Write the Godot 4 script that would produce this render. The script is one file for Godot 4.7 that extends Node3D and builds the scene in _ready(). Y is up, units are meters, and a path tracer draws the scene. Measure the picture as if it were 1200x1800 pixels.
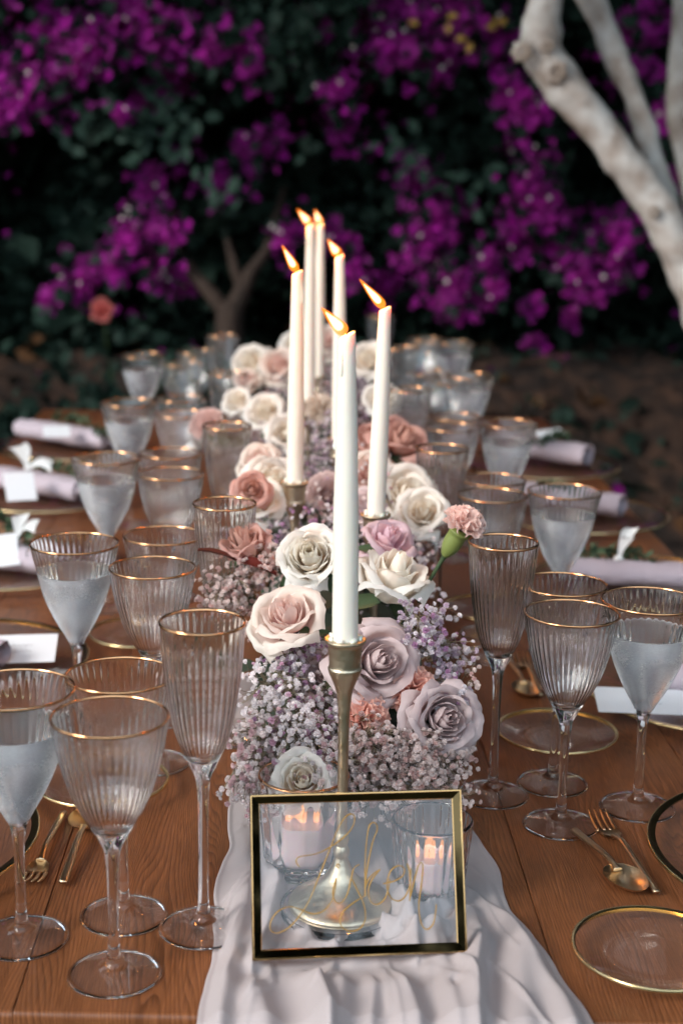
extends Node3D
# A long wooden table laid for a wedding dinner in a garden, in soft evening shade, before a bougainvillea hedge.

const TABLE := 0.75            # height of the table top
const EYE := Vector3(0, 1.372, 0)
const PITCH := 13.2
const ROLL := 0.018
const FOCAL := 2650.0          # of a frame 1200 wide and 1800 high

var rng := RandomNumberGenerator.new()
var M := {}
var used := {}

# ------------------------------------------------------------------ places
func ray(px: float, py: float) -> Vector3:
	var u := (px - 600.0) / FOCAL
	var v := -(py - 900.0) / FOCAL
	var a := u * cos(ROLL) - v * sin(ROLL)
	var b := u * sin(ROLL) + v * cos(ROLL)
	var p := deg_to_rad(PITCH)
	return Vector3(0, -sin(p), -cos(p)) + a * Vector3.RIGHT + b * Vector3(0, cos(p), -sin(p))

func at_depth(px: float, py: float, d: float) -> Vector3:
	return EYE + ray(px, py) * d

func at_height(px: float, py: float, h: float) -> Vector3:
	var r := ray(px, py)
	return EYE + r * ((h - EYE.y) / r.y)

func at_z(px: float, py: float, z: float) -> Vector3:
	var r := ray(px, py)
	return EYE + r * ((z - EYE.z) / r.z)

# ------------------------------------------------------------------ objects
func numbered(called: String) -> String:
	var n: int = used.get(called, 0)
	used[called] = n + 1
	return called if n == 0 else "%s_%03d" % [called, n]

func tag(o: Node3D, label: String, category: String, group := "", kind := "") -> Node3D:
	if label: o.set_meta("label", label)
	if category: o.set_meta("category", category)
	if group: o.set_meta("group", group)
	if kind: o.set_meta("kind", kind)
	return o

func thing(called: String, label: String, category: String, at := Vector3.ZERO, group := "") -> Node3D:
	var o := Node3D.new()
	o.name = numbered(called)
	add_child(o)
	o.position = at
	return tag(o, label, category, group)

func part(parent: Node3D, called: String, mesh: Mesh, m: Material) -> MeshInstance3D:
	var o := MeshInstance3D.new()
	o.name = numbered(called) if parent == self else called
	o.mesh = mesh
	o.material_override = m
	parent.add_child(o, true)
	return o

func copy_of(src: Node3D, label: String, at: Vector3, called: String) -> Node3D:
	var c: Node3D = src.duplicate()
	c.name = numbered(called)
	add_child(c)
	c.position = at
	c.set_meta("label", label)
	return c

func scatter(parent: Node3D, called: String, mesh: Mesh, m: Material, places: Array, tints: Array) -> MultiMeshInstance3D:
	var mm := MultiMesh.new()
	mm.transform_format = MultiMesh.TRANSFORM_3D
	mm.use_colors = tints.size() > 0
	mm.mesh = mesh
	mm.instance_count = places.size()
	for i in places.size():
		mm.set_instance_transform(i, places[i])
		if tints.size(): mm.set_instance_color(i, tints[i])
	var o := MultiMeshInstance3D.new()
	o.name = called
	o.multimesh = mm
	o.material_override = m
	o.set_meta("kind", "stuff")
	parent.add_child(o, true)
	return o

# ------------------------------------------------------------------ materials
func lin(r: float, g: float, b: float) -> Color:
	return Color(r, g, b).linear_to_srgb()

func mat(r: float, g: float, b: float, rough := 0.7, metal := 0.0, spec := 0.5) -> StandardMaterial3D:
	var m := StandardMaterial3D.new()
	m.albedo_color = lin(r, g, b)
	m.roughness = rough
	m.metallic = metal
	m.metallic_specular = spec
	return m

func painted(rough := 0.7, through := 0.0) -> StandardMaterial3D:
	var m := StandardMaterial3D.new()
	m.vertex_color_use_as_albedo = true
	m.roughness = rough
	m.metallic_specular = 0.3
	if through > 0.0:
		m.backlight_enabled = true
		m.backlight = Color(through, through, through)
	return m

func solid_glass(rough := 0.0, tint := Color(1, 1, 1)) -> StandardMaterial3D:
	var m := StandardMaterial3D.new()
	m.transparency = BaseMaterial3D.TRANSPARENCY_ALPHA
	m.albedo_color = Color(tint.r, tint.g, tint.b, 0.0)
	m.roughness = rough
	m.refraction_enabled = true
	m.refraction_scale = 0.039
	return m

func thin_glass() -> StandardMaterial3D:
	var m := StandardMaterial3D.new()
	m.transparency = BaseMaterial3D.TRANSPARENCY_ALPHA
	m.albedo_color = Color(0.95, 0.97, 1.0, 0.01)
	m.roughness = 0.02
	return m

func noise(seed_: int, freq: float, octaves := 4) -> FastNoiseLite:
	var n := FastNoiseLite.new()
	n.seed = seed_
	n.frequency = freq
	n.fractal_octaves = octaves
	return n

func noise_tex(seed_: int, freq: float, colors: Array, size := 256, octaves := 4) -> NoiseTexture2D:
	var t := NoiseTexture2D.new()
	t.width = size
	t.height = size
	t.seamless = true
	t.noise = noise(seed_, freq, octaves)
	if colors.size():
		var g := Gradient.new()
		var offs := PackedFloat32Array()
		var cols := PackedColorArray()
		for i in colors.size():
			offs.append(float(i) / (colors.size() - 1))
			cols.append(colors[i])
		g.offsets = offs
		g.colors = cols
		t.color_ramp = g
	return t

func tri(m: StandardMaterial3D, scale: float) -> StandardMaterial3D:
	m.uv1_triplanar = true
	m.uv1_scale = Vector3(scale, scale, scale)
	return m

func wood_image() -> Array:
	# 0.4 m across the grain by 1.1 m along it
	var w := 1024
	var h := 1024
	var warp := noise(11, 1.0, 3)
	var fine := noise(12, 1.0, 2)
	var tone := noise(13, 1.0, 3)
	var col := PackedByteArray()
	var bump := PackedByteArray()
	col.resize(w * h * 3)
	bump.resize(w * h)
	var knots := [Vector3(0.085, 0.16, 0.010), Vector3(0.30, 0.62, 0.008), Vector3(0.22, 0.95, 0.007), Vector3(0.345, 0.30, 0.006), Vector3(0.14, 0.78, 0.006)]
	for y in h:
		var v := float(y) / h * 1.1
		var near := []
		for k in knots:
			if absf(v - k.y) < 0.12: near.append(k)
		for x in w:
			var u := float(x) / w * 0.4
			var f := u * 1.0 + 0.022 * warp.get_noise_2d(u * 7.0, v * 1.5)
			var dark := 0.0
			for k in near:
				var dx: float = (u - k.x) / k.z
				var dy: float = (v - k.y) / (k.z * 2.2)
				var q := dx * dx + dy * dy
				f += k.z * 1.3 * signf(dx) * exp(-q * 0.35) * minf(1.0, absf(dx))
				dark = maxf(dark, exp(-q * 1.6))
			var ring := f * (330.0 + 120.0 * warp.get_noise_2d(u * 9.0 + 40.0, v * 0.5))
			var r := ring - floorf(ring)
			var late := pow(r, 2.2) * (1.0 - smoothstep(0.9, 1.0, r))
			var fib := fine.get_noise_2d(u * 1700.0, v * 22.0)
			var t := 0.27 + 0.50 * late + 0.36 * fib + 0.22 * tone.get_noise_2d(u * 11.0, v * 2.4)
			t = clampf(t + dark * 0.8, 0.0, 1.0)
			var c := Color(0.57, 0.355, 0.22).lerp(Color(0.26, 0.14, 0.075), t)
			var i := (y * w + x) * 3
			col[i] = int(c.r * 255.0)
			col[i + 1] = int(c.g * 255.0)
			col[i + 2] = int(c.b * 255.0)
			bump[y * w + x] = int(clampf(0.6 - 0.35 * late + 0.25 * fib, 0.0, 1.0) * 255.0)
	return [ImageTexture.create_from_image(Image.create_from_data(w, h, false, Image.FORMAT_RGB8, col)), ImageTexture.create_from_image(Image.create_from_data(w, h, false, Image.FORMAT_L8, bump))]

func mist_image(seed_: int) -> ImageTexture:
	# the alpha of condensation: fine droplets, thinner where a hand or the cold has cleared it
	var w := 256
	var h := 256
	var big := noise(seed_, 0.008, 2)
	var fine := noise(seed_ + 1, 0.35, 2)
	var im := Image.create(w, h, false, Image.FORMAT_RGBA8)
	for y in h:
		for x in w:
			var t := TAU * x / w
			var a := 0.40 + 0.45 * big.get_noise_3d(60.0 * cos(t), 60.0 * sin(t), y * 0.8) + 0.12 * fine.get_noise_3d(40.0 * cos(t), 40.0 * sin(t), y)
			im.set_pixel(x, y, Color(0.76, 0.77, 0.79, clampf(a, 0.08, 0.8)))
	return ImageTexture.create_from_image(im)

func make_materials():
	M.glass = solid_glass()
	M.thin = thin_glass()
	M.dish = thin_glass()
	M.dish.metallic_specular = 0.36
	M.dish.roughness = 0.0
	M.misted = solid_glass(0.28)
	M.misted.heightmap_enabled = true
	M.misted.heightmap_texture = noise_tex(51, 0.2, [], 256, 2)
	M.misted.heightmap_scale = 0.006
	tri(M.misted, 30.0)
	M.rim = mat(0.66, 0.34, 0.17, 0.16, 1.0)
	M.gold = mat(0.80, 0.58, 0.30, 0.20, 1.0)
	M.plate_gold = mat(0.82, 0.62, 0.33, 0.22, 1.0)
	M.cutlery = mat(0.72, 0.53, 0.34, 0.28, 1.0)
	M.brass = mat(0.55, 0.455, 0.33, 0.30, 1.0)
	M.brass.heightmap_enabled = true
	M.brass.heightmap_texture = noise_tex(61, 0.05, [], 256, 4)
	M.brass.heightmap_scale = 0.05
	M.brass.roughness_texture = noise_tex(62, 0.02, [Color(0.5, 0.5, 0.5), Color(1, 1, 1)], 256, 4)
	M.brass.roughness = 0.5
	tri(M.brass, 9.0)
	M.frame = mat(0.55, 0.34, 0.15, 0.06, 1.0)
	M.frame_dark_reflection = mat(0.12, 0.08, 0.035, 0.05, 1.0)  # darker twin of the frame gold; dark reflections put into its colour
	M.ink = mat(0.36, 0.205, 0.05, 0.55, 0.2)
	M.pane = thin_glass()
	M.pane.albedo_color = Color(1, 1, 1, 0.0)
	M.pane.roughness = 0.0
	M.pane.metallic_specular = 0.4
	M.wax = mat(0.80, 0.74, 0.64, 0.42)
	M.wax.subsurf_scatter_enabled = true
	M.wax.subsurf_scatter_strength = 0.25
	M.tea = mat(0.82, 0.62, 0.62, 0.5)
	M.tea.subsurf_scatter_enabled = true
	M.tea.subsurf_scatter_strength = 0.3
	M.wick = mat(0.02, 0.015, 0.012, 0.9)
	M.flame = StandardMaterial3D.new()
	M.flame.transparency = BaseMaterial3D.TRANSPARENCY_ALPHA
	M.flame.albedo_color = Color(0, 0, 0, 0.55)
	M.flame.roughness = 1.0
	M.flame.metallic_specular = 0.0
	M.flame.emission_enabled = true
	M.flame.emission = Color(1.0, 0.50, 0.13)
	M.flame.emission_energy_multiplier = 0.9
	M.flame_core = mat(0, 0, 0, 1.0)
	M.flame_core.emission_enabled = true
	M.flame_core.emission = Color(1.0, 0.90, 0.72)
	M.flame_core.emission_energy_multiplier = 1.9
	M.tea_flame = M.flame.duplicate()
	M.tea_flame.emission_energy_multiplier = 0.2
	M.tea_core = M.flame_core.duplicate()
	M.tea_core.emission_energy_multiplier = 0.3
	M.cloth = mat(0.40, 0.342, 0.338, 0.85)
	M.cloth.backlight_enabled = true
	M.cloth.backlight = Color(0.3, 0.3, 0.3)
	M.cloth.rim_enabled = true
	M.cloth.rim = 0.2
	M.cloth.heightmap_enabled = true
	M.cloth.heightmap_texture = noise_tex(71, 0.30, [], 256, 2)
	M.cloth.heightmap_scale = 0.02
	M.cloth.uv1_scale = Vector3(4, 20, 1)
	M.napkin = mat(0.46, 0.385, 0.43, 0.85)
	M.napkin.rim_enabled = true
	M.napkin.rim = 0.3
	M.card = mat(0.78, 0.79, 0.82, 0.8)
	M.pencil = mat(0.25, 0.24, 0.26, 0.9)
	M.ribbon = mat(0.75, 0.75, 0.74, 0.6)
	M.ribbon.backlight_enabled = true
	M.ribbon.backlight = Color(0.4, 0.4, 0.4)
	M.leaf = painted(0.5, 0.2)
	M.leaf.metallic_specular = 0.2
	M.petal = painted(0.62, 0.95)
	M.petal.rim_enabled = true
	M.petal.rim = 0.25
	M.twig = painted(0.8)
	var wood := wood_image()
	M.wood = StandardMaterial3D.new()
	M.wood.albedo_texture = wood[0]
	M.wood.roughness = 0.36
	M.wood.metallic_specular = 0.4
	M.wood.heightmap_enabled = true
	M.wood.heightmap_texture = wood[1]
	M.wood.heightmap_scale = 0.05
	M.bark = StandardMaterial3D.new()
	M.bark.albedo_texture = noise_tex(81, 0.012, [lin(0.20, 0.15, 0.115), lin(0.36, 0.30, 0.26), lin(0.53, 0.50, 0.47), lin(0.62, 0.61, 0.59)], 512, 5)
	M.bark.roughness = 0.9
	M.bark.heightmap_enabled = true
	M.bark.heightmap_texture = noise_tex(82, 0.03, [], 256, 5)
	M.bark.heightmap_scale = 0.8
	tri(M.bark, 1.6)
	M.old_bark = M.bark.duplicate()
	M.old_bark.albedo_texture = noise_tex(83, 0.02, [lin(0.02, 0.012, 0.009), lin(0.04, 0.024, 0.017), lin(0.07, 0.042, 0.03)], 256, 5)
	M.soil = StandardMaterial3D.new()
	M.soil.albedo_texture = noise_tex(84, 0.015, [lin(0.008, 0.005, 0.004), lin(0.018, 0.010, 0.007), lin(0.055, 0.026, 0.015), lin(0.13, 0.062, 0.036)], 512, 5)
	M.soil.roughness = 0.95
	M.soil.heightmap_enabled = true
	M.soil.heightmap_texture = noise_tex(85, 0.04, [], 256, 5)
	M.soil.heightmap_scale = 3.0
	tri(M.soil, 0.9)
	M.ground = M.soil.duplicate()
	M.ground.albedo_texture = noise_tex(86, 0.02, [lin(0.012, 0.018, 0.008), lin(0.03, 0.036, 0.014), lin(0.065, 0.05, 0.028)], 512, 5)
	M.moss = mat(0.03, 0.04, 0.025, 0.95)

# ------------------------------------------------------------------ meshes
func grid(p: PackedVector3Array, nu: int, nv: int, wrap := false, flip := false, uv := PackedVector2Array(), c := PackedColorArray()) -> Dictionary:
	# nv rows of nu points. Unflipped, the outside is the side from which rows going up turn to the right of columns going round (see lathe).
	var idx := PackedInt32Array()
	var n := PackedVector3Array()
	n.resize(p.size())
	var last := nu if wrap else nu - 1
	for i in nv - 1:
		for j in last:
			var a := i * nu + j
			var b := (i + 1) * nu + j
			var e := i * nu + (j + 1) % nu
			var d := (i + 1) * nu + (j + 1) % nu
			var t := [a, e, b, e, d, b] if not flip else [a, b, e, e, b, d]
			for k in [0, 3]:
				var q: Vector3 = (p[t[k + 2]] - p[t[k]]).cross(p[t[k + 1]] - p[t[k]])
				if q.length_squared() < 1e-20: continue
				n[t[k]] += q
				n[t[k + 1]] += q
				n[t[k + 2]] += q
				idx.append(t[k])
				idx.append(t[k + 1])
				idx.append(t[k + 2])
	for i in n.size():
		n[i] = n[i].normalized() if n[i].length_squared() > 1e-24 else Vector3.UP
	return {"p": p, "n": n, "i": idx, "uv": uv, "c": c}

func commit(list: Array) -> ArrayMesh:
	var p := PackedVector3Array()
	var n := PackedVector3Array()
	var uv := PackedVector2Array()
	var c := PackedColorArray()
	var idx := PackedInt32Array()
	var has_uv := true
	var has_c := true
	for d in list:
		if d.uv.size() == 0: has_uv = false
		if d.c.size() == 0: has_c = false
	for d in list:
		var first := p.size()
		p.append_array(d.p)
		n.append_array(d.n)
		if has_uv: uv.append_array(d.uv)
		if has_c: c.append_array(d.c)
		for k in d.i: idx.append(k + first)
	var a := []
	a.resize(Mesh.ARRAY_MAX)
	a[Mesh.ARRAY_VERTEX] = p
	a[Mesh.ARRAY_NORMAL] = n
	if has_uv: a[Mesh.ARRAY_TEX_UV] = uv
	if has_c: a[Mesh.ARRAY_COLOR] = c
	a[Mesh.ARRAY_INDEX] = idx
	var m := ArrayMesh.new()
	m.add_surface_from_arrays(Mesh.PRIMITIVE_TRIANGLES, a)
	return m

func spline(k: Array, sub: int) -> Array:
	# Catmull-Rom through points given as Vector3; z may carry something other than a place
	var out := []
	for i in k.size() - 1:
		var p0: Vector3 = k[maxi(i - 1, 0)]
		var p1: Vector3 = k[i]
		var p2: Vector3 = k[i + 1]
		var p3: Vector3 = k[mini(i + 2, k.size() - 1)]
		for s in sub:
			var t := float(s) / sub
			out.append(p1.cubic_interpolate(p2, p0, p3, t))
	out.append(k[k.size() - 1])
	return out

func lathe_parts(prof: Array, segs: int, cuts: Array, ribs := 0) -> Array:
	# prof: Vector3(radius, height, depth of the ribs), from the outside bottom over the rim to the inside bottom; cuts: row numbers
	var p := PackedVector3Array()
	for q in prof:
		for j in segs:
			var a := TAU * j / segs
			var r: float = maxf(q.x, 0.0)
			if ribs and q.z != 0.0: r += q.z * (2.4 * absf(cos(0.5 * (a * ribs + 0.35 * sin(a * 5.0)))) - 1.5) * (1.0 + 0.45 * sin(a * 3.0 + 1.0) * sin(a * 7.0 + q.y * 30.0))
			p.append(Vector3(r * cos(a), q.y, r * sin(a)))
	var whole := grid(p, segs, prof.size(), true)
	for i in prof.size():
		if prof[i].x < 1e-5:
			var s := Vector3.ZERO
			for j in segs: s += whole.n[i * segs + j]
			var up := Vector3.UP if s.y > 0 else Vector3.DOWN
			for j in segs: whole.n[i * segs + j] = up
	var out := []
	var ends := [0] + cuts + [prof.size() - 1]
	for k in ends.size() - 1:
		var sub := p.slice(ends[k] * segs, (ends[k + 1] + 1) * segs)
		var d := grid(sub, segs, ends[k + 1] - ends[k] + 1, true)
		d.n = whole.n.slice(ends[k] * segs, (ends[k + 1] + 1) * segs)
		out.append(commit([d]))
	return out

func lathe(prof: Array, segs: int, ribs := 0) -> ArrayMesh:
	return lathe_parts(prof, segs, [], ribs)[0]

func ring(r: float, h: float, rw: float, rh: float, segs := 96, wobble := 0.0) -> ArrayMesh:
	var p := PackedVector3Array()
	for k in 9:
		var b := -TAU * k / 8.0
		for j in segs:
			var a := TAU * j / segs
			var q := 1.0 + wobble * sin(a * 7.0) + wobble * sin(a * 17.0 + 1.0)
			var rr := r + rw * q * cos(b + PI)
			p.append(Vector3(rr * cos(a), h + rh * q * sin(b + PI), rr * sin(a)))
	return commit([grid(p, segs, 9, true, false)])

func tube(path: Array, radii: Array, segs := 8, flat := 1.0, col := Color(1, 1, 1), tip := true) -> Dictionary:
	# a round or (flat < 1) flattened bar along a path
	var p := PackedVector3Array()
	var c := PackedColorArray()
	var n := path.size()
	var side := Vector3.ZERO
	for i in n:
		var t: Vector3 = (path[mini(i + 1, n - 1)] - path[maxi(i - 1, 0)]).normalized()
		var ref := side if side != Vector3.ZERO else (Vector3.UP if absf(t.y) < 0.9 else Vector3.RIGHT).cross(t)
		side = (ref - t * ref.dot(t)).normalized()
		var up := t.cross(side)
		var reps := 2 if tip and (i == 0 or i == n - 1) else 1
		for k in reps:
			var r: float = radii[i]
			if reps == 2 and ((i == 0 and k == 0) or (i == n - 1 and k == 1)): r = 0.0
			for j in segs:
				var a := TAU * j / segs
				p.append(path[i] + (side * cos(a) + up * sin(a) * flat) * r)
				c.append(col)
	return grid(p, segs, p.size() / segs, true, true, PackedVector2Array(), c)

func box_dict(a: Vector3, b: Vector3, bevel: float) -> Dictionary:
	# a box with rounded long edges, from corner a to corner b
	var p := PackedVector3Array()
	var prof := []
	var cx := (a + b) / 2.0
	var hx := absf(b.x - a.x) / 2.0
	var hy := absf(b.y - a.y) / 2.0
	var hz := absf(b.z - a.z) / 2.0
	for q in 4:
		for k in 4:
			var t := PI / 2.0 * (q + k / 3.0)
			var sx := 1.0 if q == 0 or q == 3 else -1.0
			var sy := 1.0 if q < 2 else -1.0
			prof.append(Vector2(sx * (hx - bevel) + bevel * cos(t), sy * (hy - bevel) + bevel * sin(t)))
	for r in [[-1.0, 0.0], [-1.0, 1.0], [-1.0, 1.0], [1.0, 1.0], [1.0, 1.0], [1.0, 0.0]]:
		for q in prof:
			p.append(cx + Vector3(q.x * r[1], q.y * r[1], hz * r[0]))
	var d := grid(p, 16, 6, true, true)
	for i in 16:
		for row in [0, 1]: d.n[row * 16 + i] = Vector3(0, 0, -1)
		for row in [4, 5]: d.n[row * 16 + i] = Vector3(0, 0, 1)
	return d

# ------------------------------------------------------------------ the place
func _ready():
	rng.seed = 20240
	var cam := Camera3D.new()
	cam.name = "camera"
	var p := deg_to_rad(PITCH)
	var look := Vector3(0, -sin(p), -cos(p))
	var up := Vector3(0, cos(p), -sin(p))
	cam.transform = Transform3D(Basis(Vector3.RIGHT * cos(ROLL) + up * sin(ROLL), up * cos(ROLL) - Vector3.RIGHT * sin(ROLL), -look), EYE)
	var lens := CameraAttributesPhysical.new()
	lens.frustum_focal_length = 35.0 / 2.0 * FOCAL / 900.0
	lens.frustum_focus_distance = 1.36
	lens.exposure_aperture = 4.6
	lens.frustum_far = 300.0
	lens.frustum_near = 0.05
	cam.attributes = lens
	add_child(cam)
	cam.fov = rad_to_deg(2.0 * atan(900.0 / FOCAL))
	cam.far = 300.0

	var env := Environment.new()
	env.background_mode = Environment.BG_SKY
	var sm := ProceduralSkyMaterial.new()
	sm.sky_top_color = Color(0.84, 0.93, 1.0)
	sm.sky_horizon_color = Color(0.84, 0.90, 0.95)
	sm.sky_curve = 0.3
	sm.ground_bottom_color = Color(0.10, 0.10, 0.09)
	sm.ground_horizon_color = Color(0.25, 0.26, 0.25)
	var sky := Sky.new()
	sky.sky_material = sm
	env.sky = sky
	env.tonemap_mode = Environment.TONE_MAPPER_LINEAR
	env.tonemap_exposure = 2.8
	env.sdfgi_enabled = true
	env.ssao_enabled = true
	env.ssil_enabled = true
	var we := WorldEnvironment.new()
	we.name = "world"
	we.environment = env
	add_child(we)
	var sun := DirectionalLight3D.new()
	sun.name = "sun"
	sun.light_energy = 0.4
	sun.light_angular_distance = 22.0
	sun.light_color = Color(1.0, 0.99, 0.97)
	sun.shadow_enabled = true
	sun.look_at_from_position(Vector3(-5.0, 4.0, 2.2), Vector3(0, 0.5, -1.5))
	add_child(sun)

	make_materials()
	make_ground()
	make_hedge()
	make_trees()
	make_surroundings()
	make_table()
	make_runner()
	make_places()
	make_candles()
	make_frame()
	make_votives()
	make_flowers()

# ------------------------------------------------------------------ ground, bank, hedge, trees
func make_ground():
	var p := PackedVector3Array()
	var hills := noise(31, 0.6, 4)
	var n := 90
	for i in n:
		for j in n:
			var fx := (float(j) / (n - 1) - 0.5) * 2.0
			var fz := (float(i) / (n - 1) - 0.5) * 2.0
			var x := signf(fx) * (absf(fx) * 6.0 + pow(absf(fx), 6.0) * 110.0)
			var z := -3.0 + signf(fz) * (absf(fz) * 6.0 + pow(absf(fz), 6.0) * 110.0)
			p.append(Vector3(x, 0.02 * hills.get_noise_2d(x, z), z))
	tag(part(self, "ground", commit([grid(p, n, n, false, false)]), M.ground), "", "", "", "structure")
	p = PackedVector3Array()
	for i in 28:
		for j in 90:
			var x := -5.0 + 10.0 * j / 89.0
			var t := i / 27.0
			var z := -4.45 - 2.1 * t
			var h := 0.60 * smoothstep(0.0, 0.75, t) + 0.10 * hills.get_noise_2d(x * 3.0, z * 3.0) * smoothstep(0.0, 0.2, t) - 0.06
			h += 0.05 * sin(x * 1.7)* t
			p.append(Vector3(x, h, z + 0.12 * hills.get_noise_2d(x * 2.0 + 9.0, z)))
	tag(part(self, "earth_bank", commit([grid(p, 90, 28, false, false)]), M.soil), "", "", "", "structure")

func leaf_mesh(w: float, l: float) -> ArrayMesh:
	var st := PackedVector3Array()
	for r in [[0.0, 0.0], [0.75, 0.28], [1.0, 0.5], [0.6, 0.78], [0.0, 1.0]]:
		for s in [-1.0, 0.0, 1.0]:
			st.append(Vector3(s * r[0] * w, absf(s) * r[0] * w * 0.35 - 0.18 * l * r[1] * r[1], r[1] * l))
	return commit([grid(st, 3, 5)])

func bract_mesh() -> ArrayMesh:
	# three papery bracts round a small tube
	var list := []
	for k in 3:
		var b := Basis(Vector3.UP, TAU * k / 3.0)
		var st := PackedVector3Array()
		for r in [[0.12, 0.0, 0.0], [0.85, 0.35, 0.45], [0.8, 0.7, 0.8], [0.0, 1.15, 0.95]]:
			for s in [-1.0, 0.0, 1.0]:
				st.append(b * Vector3(s * r[0] * 0.5, r[1] * 0.55 + absf(s) * 0.12, r[2]))
		list.append(grid(st, 3, 4))
	return commit(list)

func turned(dir: Vector3, spin: float) -> Basis:
	var y := dir.normalized()
	var x := (Vector3.RIGHT if absf(y.x) < 0.9 else Vector3.UP).cross(y).normalized()
	return Basis(x, y, x.cross(y)).rotated(y, spin)

func rand_dir() -> Vector3:
	while true:
		var v := Vector3(rng.randf_range(-1, 1), rng.randf_range(-1, 1), rng.randf_range(-1, 1))
		if v.length() < 1.0 and v.length() > 0.05: return v.normalized()
	return Vector3.UP

func make_hedge():
	var bush := thing("bougainvillea", "large bougainvillea hedge covered in magenta bracts behind the table", "bougainvillea", Vector3(0, 0, -6))
	var o := bush.position
	var leaf := leaf_mesh(0.020, 0.062)
	# clusters of bracts: where they hang, how wide, how dense
	var spots := [[60, 25, 70], [110, 60, 70], [160, 105, 50], [30, 110, 40], [125, 120, 40], [230, 30, 50], [290, 60, 55], [335, 30, 40], [410, 25, 50], [100, 155, 35], [50, 180, 35], [10, 195, 25], [195, 75, 40], [320, 112, 30], [265, 165, 30], [317, 152, 22], [212, 205, 14], [390, 30, 40], [430, 62, 40], [370, 92, 25], [440, 100, 35], [520, 62, 22], [500, 20, 40], [560, 60, 25], [438, 265, 32], [482, 246, 22], [384, 330, 28], [400, 350, 22], [240, 388, 30], [235, 422, 28], [300, 422, 28], [292, 482, 32], [328, 497, 18], [180, 462, 32], [142, 488, 30], [200, 468, 26], [102, 512, 20], [80, 536, 14], [268, 330, 22], [272, 300, 12], [500, 412, 22], [560, 415, 30], [605, 430, 22], [622, 482, 20],
		[600, 238, 30], [636, 118, 40], [620, 92, 35], [660, 60, 45], [590, 160, 25], [700, 92, 42], [740, 60, 38], [772, 112, 34], [862, 80, 38], [876, 62, 28], [690, 30, 40], [760, 18, 50], [640, 15, 40], [822, 20, 40], [740, 302, 38], [760, 332, 32], [790, 362, 36], [770, 392, 46], [722, 290, 22], [800, 502, 26], [770, 482, 32], [792, 530, 34], [832, 522, 26], [742, 422, 28], [852, 472, 26], [872, 508, 16], [905, 170, 32], [938, 195, 34], [915, 272, 28], [950, 300, 36], [930, 332, 34], [960, 362, 34], [900, 250, 24], [890, 150, 24], [956, 410, 46], [902, 402, 28], [1000, 440, 38], [1062, 402, 38], [1084, 440, 40], [1020, 482, 28], [1050, 520, 18], [1092, 490, 22], [930, 540, 22], [990, 390, 28], [1125, 60, 40], [1150, 105, 32], [1140, 20, 30], [1112, 122, 28], [1195, 320, 24], [682, 500, 22], [1010, 690, 20], [1025, 720, 18], [980, 642, 18], [940, 602, 14], [1000, 560, 14], [300, 640, 8], [1175, 200, 30], [-40, 60, 60], [1260, 60, 60], [1250, 250, 50], [1240, 420, 40]]
	var bp := []
	var bc := []
	var fp := []
	var lp := []
	var lc := []
	var centres := []
	for k in 56:
		# the hedge flowers beyond the picture as well
		spots.append([(-140.0 - 1000.0 * rng.randf()) if k % 2 else (1310.0 + 1000.0 * rng.randf()), rng.randf_range(-500, 540), rng.randf_range(25, 55)])
	for s in spots:
		var d: float = 5.75 + rng.randf_range(-0.3, 0.25) + (0.35 if s[1] > 250 else 0.0)
		var c := at_depth(s[0], s[1], d)
		var r: float = s[2] / FOCAL * d
		centres.append([c, r])
		var n := int(62.0 * pow(s[2] / 30.0, 1.6))
		for k in n:
			var q := rand_dir() * r * absf(rng.randfn(0.0, 0.8))
			q.z *= 0.9
			var face := (Vector3(-0.1, 0.45, 1.0) + rand_dir() * 1.0).normalized()
			var sc := rng.randf_range(0.018, 0.034)
			bp.append(Transform3D(turned(face, rng.randf() * TAU).scaled(Vector3(sc, sc, sc)), c + q - o))
			var v := rng.randf_range(0.65, 1.15)
			bc.append(Color(0.64 * v, 0.016 + 0.03 * rng.randf(), 0.50 * v))
			if rng.randf() < 0.035:
				var w := rng.randf_range(0.006, 0.011)
				fp.append(Transform3D(Basis().scaled(Vector3(w, w, w)), c + q + face * 0.045 - o))
		for k in int(n * 0.7):
			var q := rand_dir() * r * rng.randf_range(0.7, 1.7)
			q.z -= 0.05
			var sc := rng.randf_range(0.7, 1.3)
			lp.append(Transform3D(turned(rand_dir(), rng.randf() * TAU).scaled(Vector3(sc, sc, sc)), c + q - o))
			lc.append(leaf_colour())
	# the leafy body: dense towards the top, receding into a dark hollow below
	var lumps := noise(33, 0.9, 3)
	var tries := 0
	var count := 0
	while count < 95000 and tries < 700000:
		tries += 1
		var wide := tries % 3 == 0
		var x := rng.randf_range(-5.5, 5.5) if wide else rng.randf_range(-2.3, 2.3)
		var y := rng.randf_range(0.4, 6.5) if wide else rng.randf_range(0.4, 2.7)
		var front := -6.05 + 1.0 * smoothstep(1.5, 3.4, y) - 0.8 * (1.0 - smoothstep(0.5, 1.6, y))
		var depth := pow(rng.randf(), 1.2) * 1.5
		var z := front + 0.6 * lumps.get_noise_2d(x * 1.1, y * 1.1) - depth
		var d := lumps.get_noise_3d(x * 1.5, y * 1.5, z * 1.5)
		if d < 0.03 and depth < 0.85: continue
		var sc := rng.randf_range(0.7, 1.5) * (2.2 if wide else (1.0 if depth < 0.85 else 1.7))
		lp.append(Transform3D(turned((Vector3(0, 0.3, 0.4) + rand_dir()).normalized(), rng.randf() * TAU).scaled(Vector3(sc, sc, sc)), Vector3(x, y, z) - o))
		lc.append(leaf_colour())
		count += 1
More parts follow.
